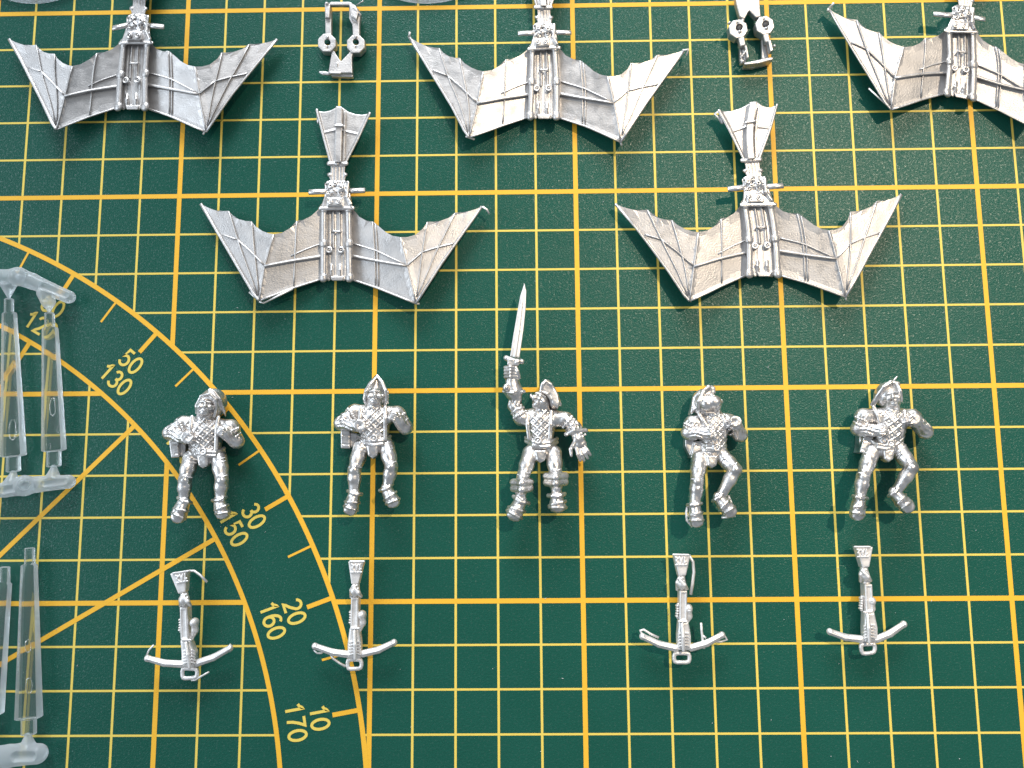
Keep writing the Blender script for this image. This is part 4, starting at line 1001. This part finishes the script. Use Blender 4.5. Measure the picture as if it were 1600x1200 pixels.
S = runner(C, [([(-50,90,2.2),(20,100,2.2)], (36,38)), ([(20,100,2.2),(88,96,2.4),(150,118,2.3),(240,158,2.1),(322,192,2.0)], (36,44,40,34,32)), ([(88,96,1.5),(88,96,4.0)], (45,43)),
  ([(40,140,2.0),(42,196,1.8)], (36,7)), ([(212,175,2.0),(226,215,2.0),(231,262,1.8)], (38,32,7))],
  [([(88,98,4.7),(88,98,3.9)], (15,12)), ([(195,138,4.3),(300,180,4.1)], (22,20)), ([(205,200,4.2),(215,205,4.1)], (18,16))])
sculpt_obj("runner", S, M_FROST, t, 2)
S = runner(C, [([(-40,1105,2.2),(30,1095,2.2),(115,1078,2.2),(180,1070,2.2),(320,1058,2.1)], (34,36,44,38,33)), ([(115,1076,1.8),(115,1076,4.2)], (50,46)), ([(56,1060,2.0),(63,1018,1.8)], (36,14)), ([(248,1042,2.0),(253,992,1.8)], (36,14))],
  [([(114,1072,5.4),(114,1072,4.2)], (26,22)), ([(205,1066,4.5),(290,1056,4.4)], (24,22)), ([(10,1098,4.5),(50,1092,4.5)], (24,20))])
sculpt_obj("runner", S, M_FROST, t, 2)
C = Crop(0, 830, 3.243)
t = thing("plastic_sprue", [*C(100, 700, 0)[:2], 0], "clear plastic stems with free narrow ends, lying over the printed angle line", "plastic stems")
stem(C, t, ((26,180,44),(25,258,46)), (16,264,74), (-44,925,108), ((-46,930,66),(-50,1010,66)))
stem(C, t, ((150,84,46),(150,165,48)), (148,170,72), (146,948,118), ((146,954,72),(146,1032,72)), [(143,582,15,32), (148,783,16,40)])
S = runner(C, [([(-120,1160,2.4),(40,1140,2.4),(110,1130,2.3),(190,1128,2.3)], (56,54,52,48)), ([(140,1095,2.0),(142,1036,1.8)], (42,16)), ([(-60,1090,2.0),(-50,1014,1.8)], (42,16))], [([(75,1146,4.9),(150,1146,4.8)], (26,26))])
sculpt_obj("runner", S, M_FROST, t, 2)

# ================================================================== pale round bases whose rims reach into the picture
for (cx, cy, rr), lb in (((60, -112, 114), "pale round plastic base above the blunt-winged glider"), ((668, -128, 130), "pale round plastic base between a bracket and a glider's neck")):
    c = W(cx, cy, 1.0); R = np.linalg.norm(W(cx, cy + rr, 1.0) - c) * 1.01; V = []; F = []; n = 64
    prof = [(.0, 0), (.98, 0), (1.0, .3), (.93, 1.6), (.86, 1.9), (.0, 1.9)]
    base = np.array([c[0], c[1], 0])
    o_ = thing("round_base", base, lb, "plastic base", "pale round plastic bases")
    def lathe(prof, nm):
        V = []; F = []
        for a in ngon(n):
            for q, z in prof: V.append((c[0] + R * q * math.cos(a), c[1] + R * q * math.sin(a), z + .02))
        k = len(prof)
        for i in range(n):
            for j in range(k - 1): F.append((i * k + j, i * k + j + 1, ((i + 1) % n) * k + j + 1, ((i + 1) % n) * k + j)[::-1])
        mesh(nm, V, F, M_FROST, o_, False)
    lathe([(.80, 0), (.98, 0), (1.0, .3), (.93, 1.8), (.86, 2.1), (.80, 2.1), (.80, 0)], "rim")
    lathe([(.0001, .2), (.79, .2), (.79, 1.6), (.0001, 1.6)], "plate")

# ================================================================== dust on the mat
V = []; F = []
spots = [(500,41), (571,50), (1130,628), (240,453), (371,481), (345,823), (1392,792), (1340,1190), (88,983), (121,1040), (770,1045), (1225,968), (1205,1125), (1113,1130)]
spots += [(random.uniform(0, 1600), random.uniform(0, 1200)) for _ in range(70)]
for px, py in spots:
    c = W(px, py, .06); s = random.uniform(.06, .17); a = random.uniform(0, 6.3); l = s * random.choice((1, 1, 1.3, 2.6))
    d = np.array([math.cos(a), math.sin(a), 0]) * l; e = np.array([-math.sin(a), math.cos(a), 0]) * s * .6; o = len(V)
    V += [c - d, c + e, c + d, c - e, c + np.array([0, 0, s])]; F += [(o, o + 1, o + 4), (o + 1, o + 2, o + 4), (o + 2, o + 3, o + 4), (o + 3, o, o + 4)]
M_DUST, nt, b = mat("dust"); b.inputs['Base Color'].default_value = (.55, .58, .56, 1); b.inputs['Roughness'].default_value = .9
tag(mesh("dust", V, F, M_DUST, None, False), "fine pale dust specks scattered over the green mat", "dust", kind="stuff")
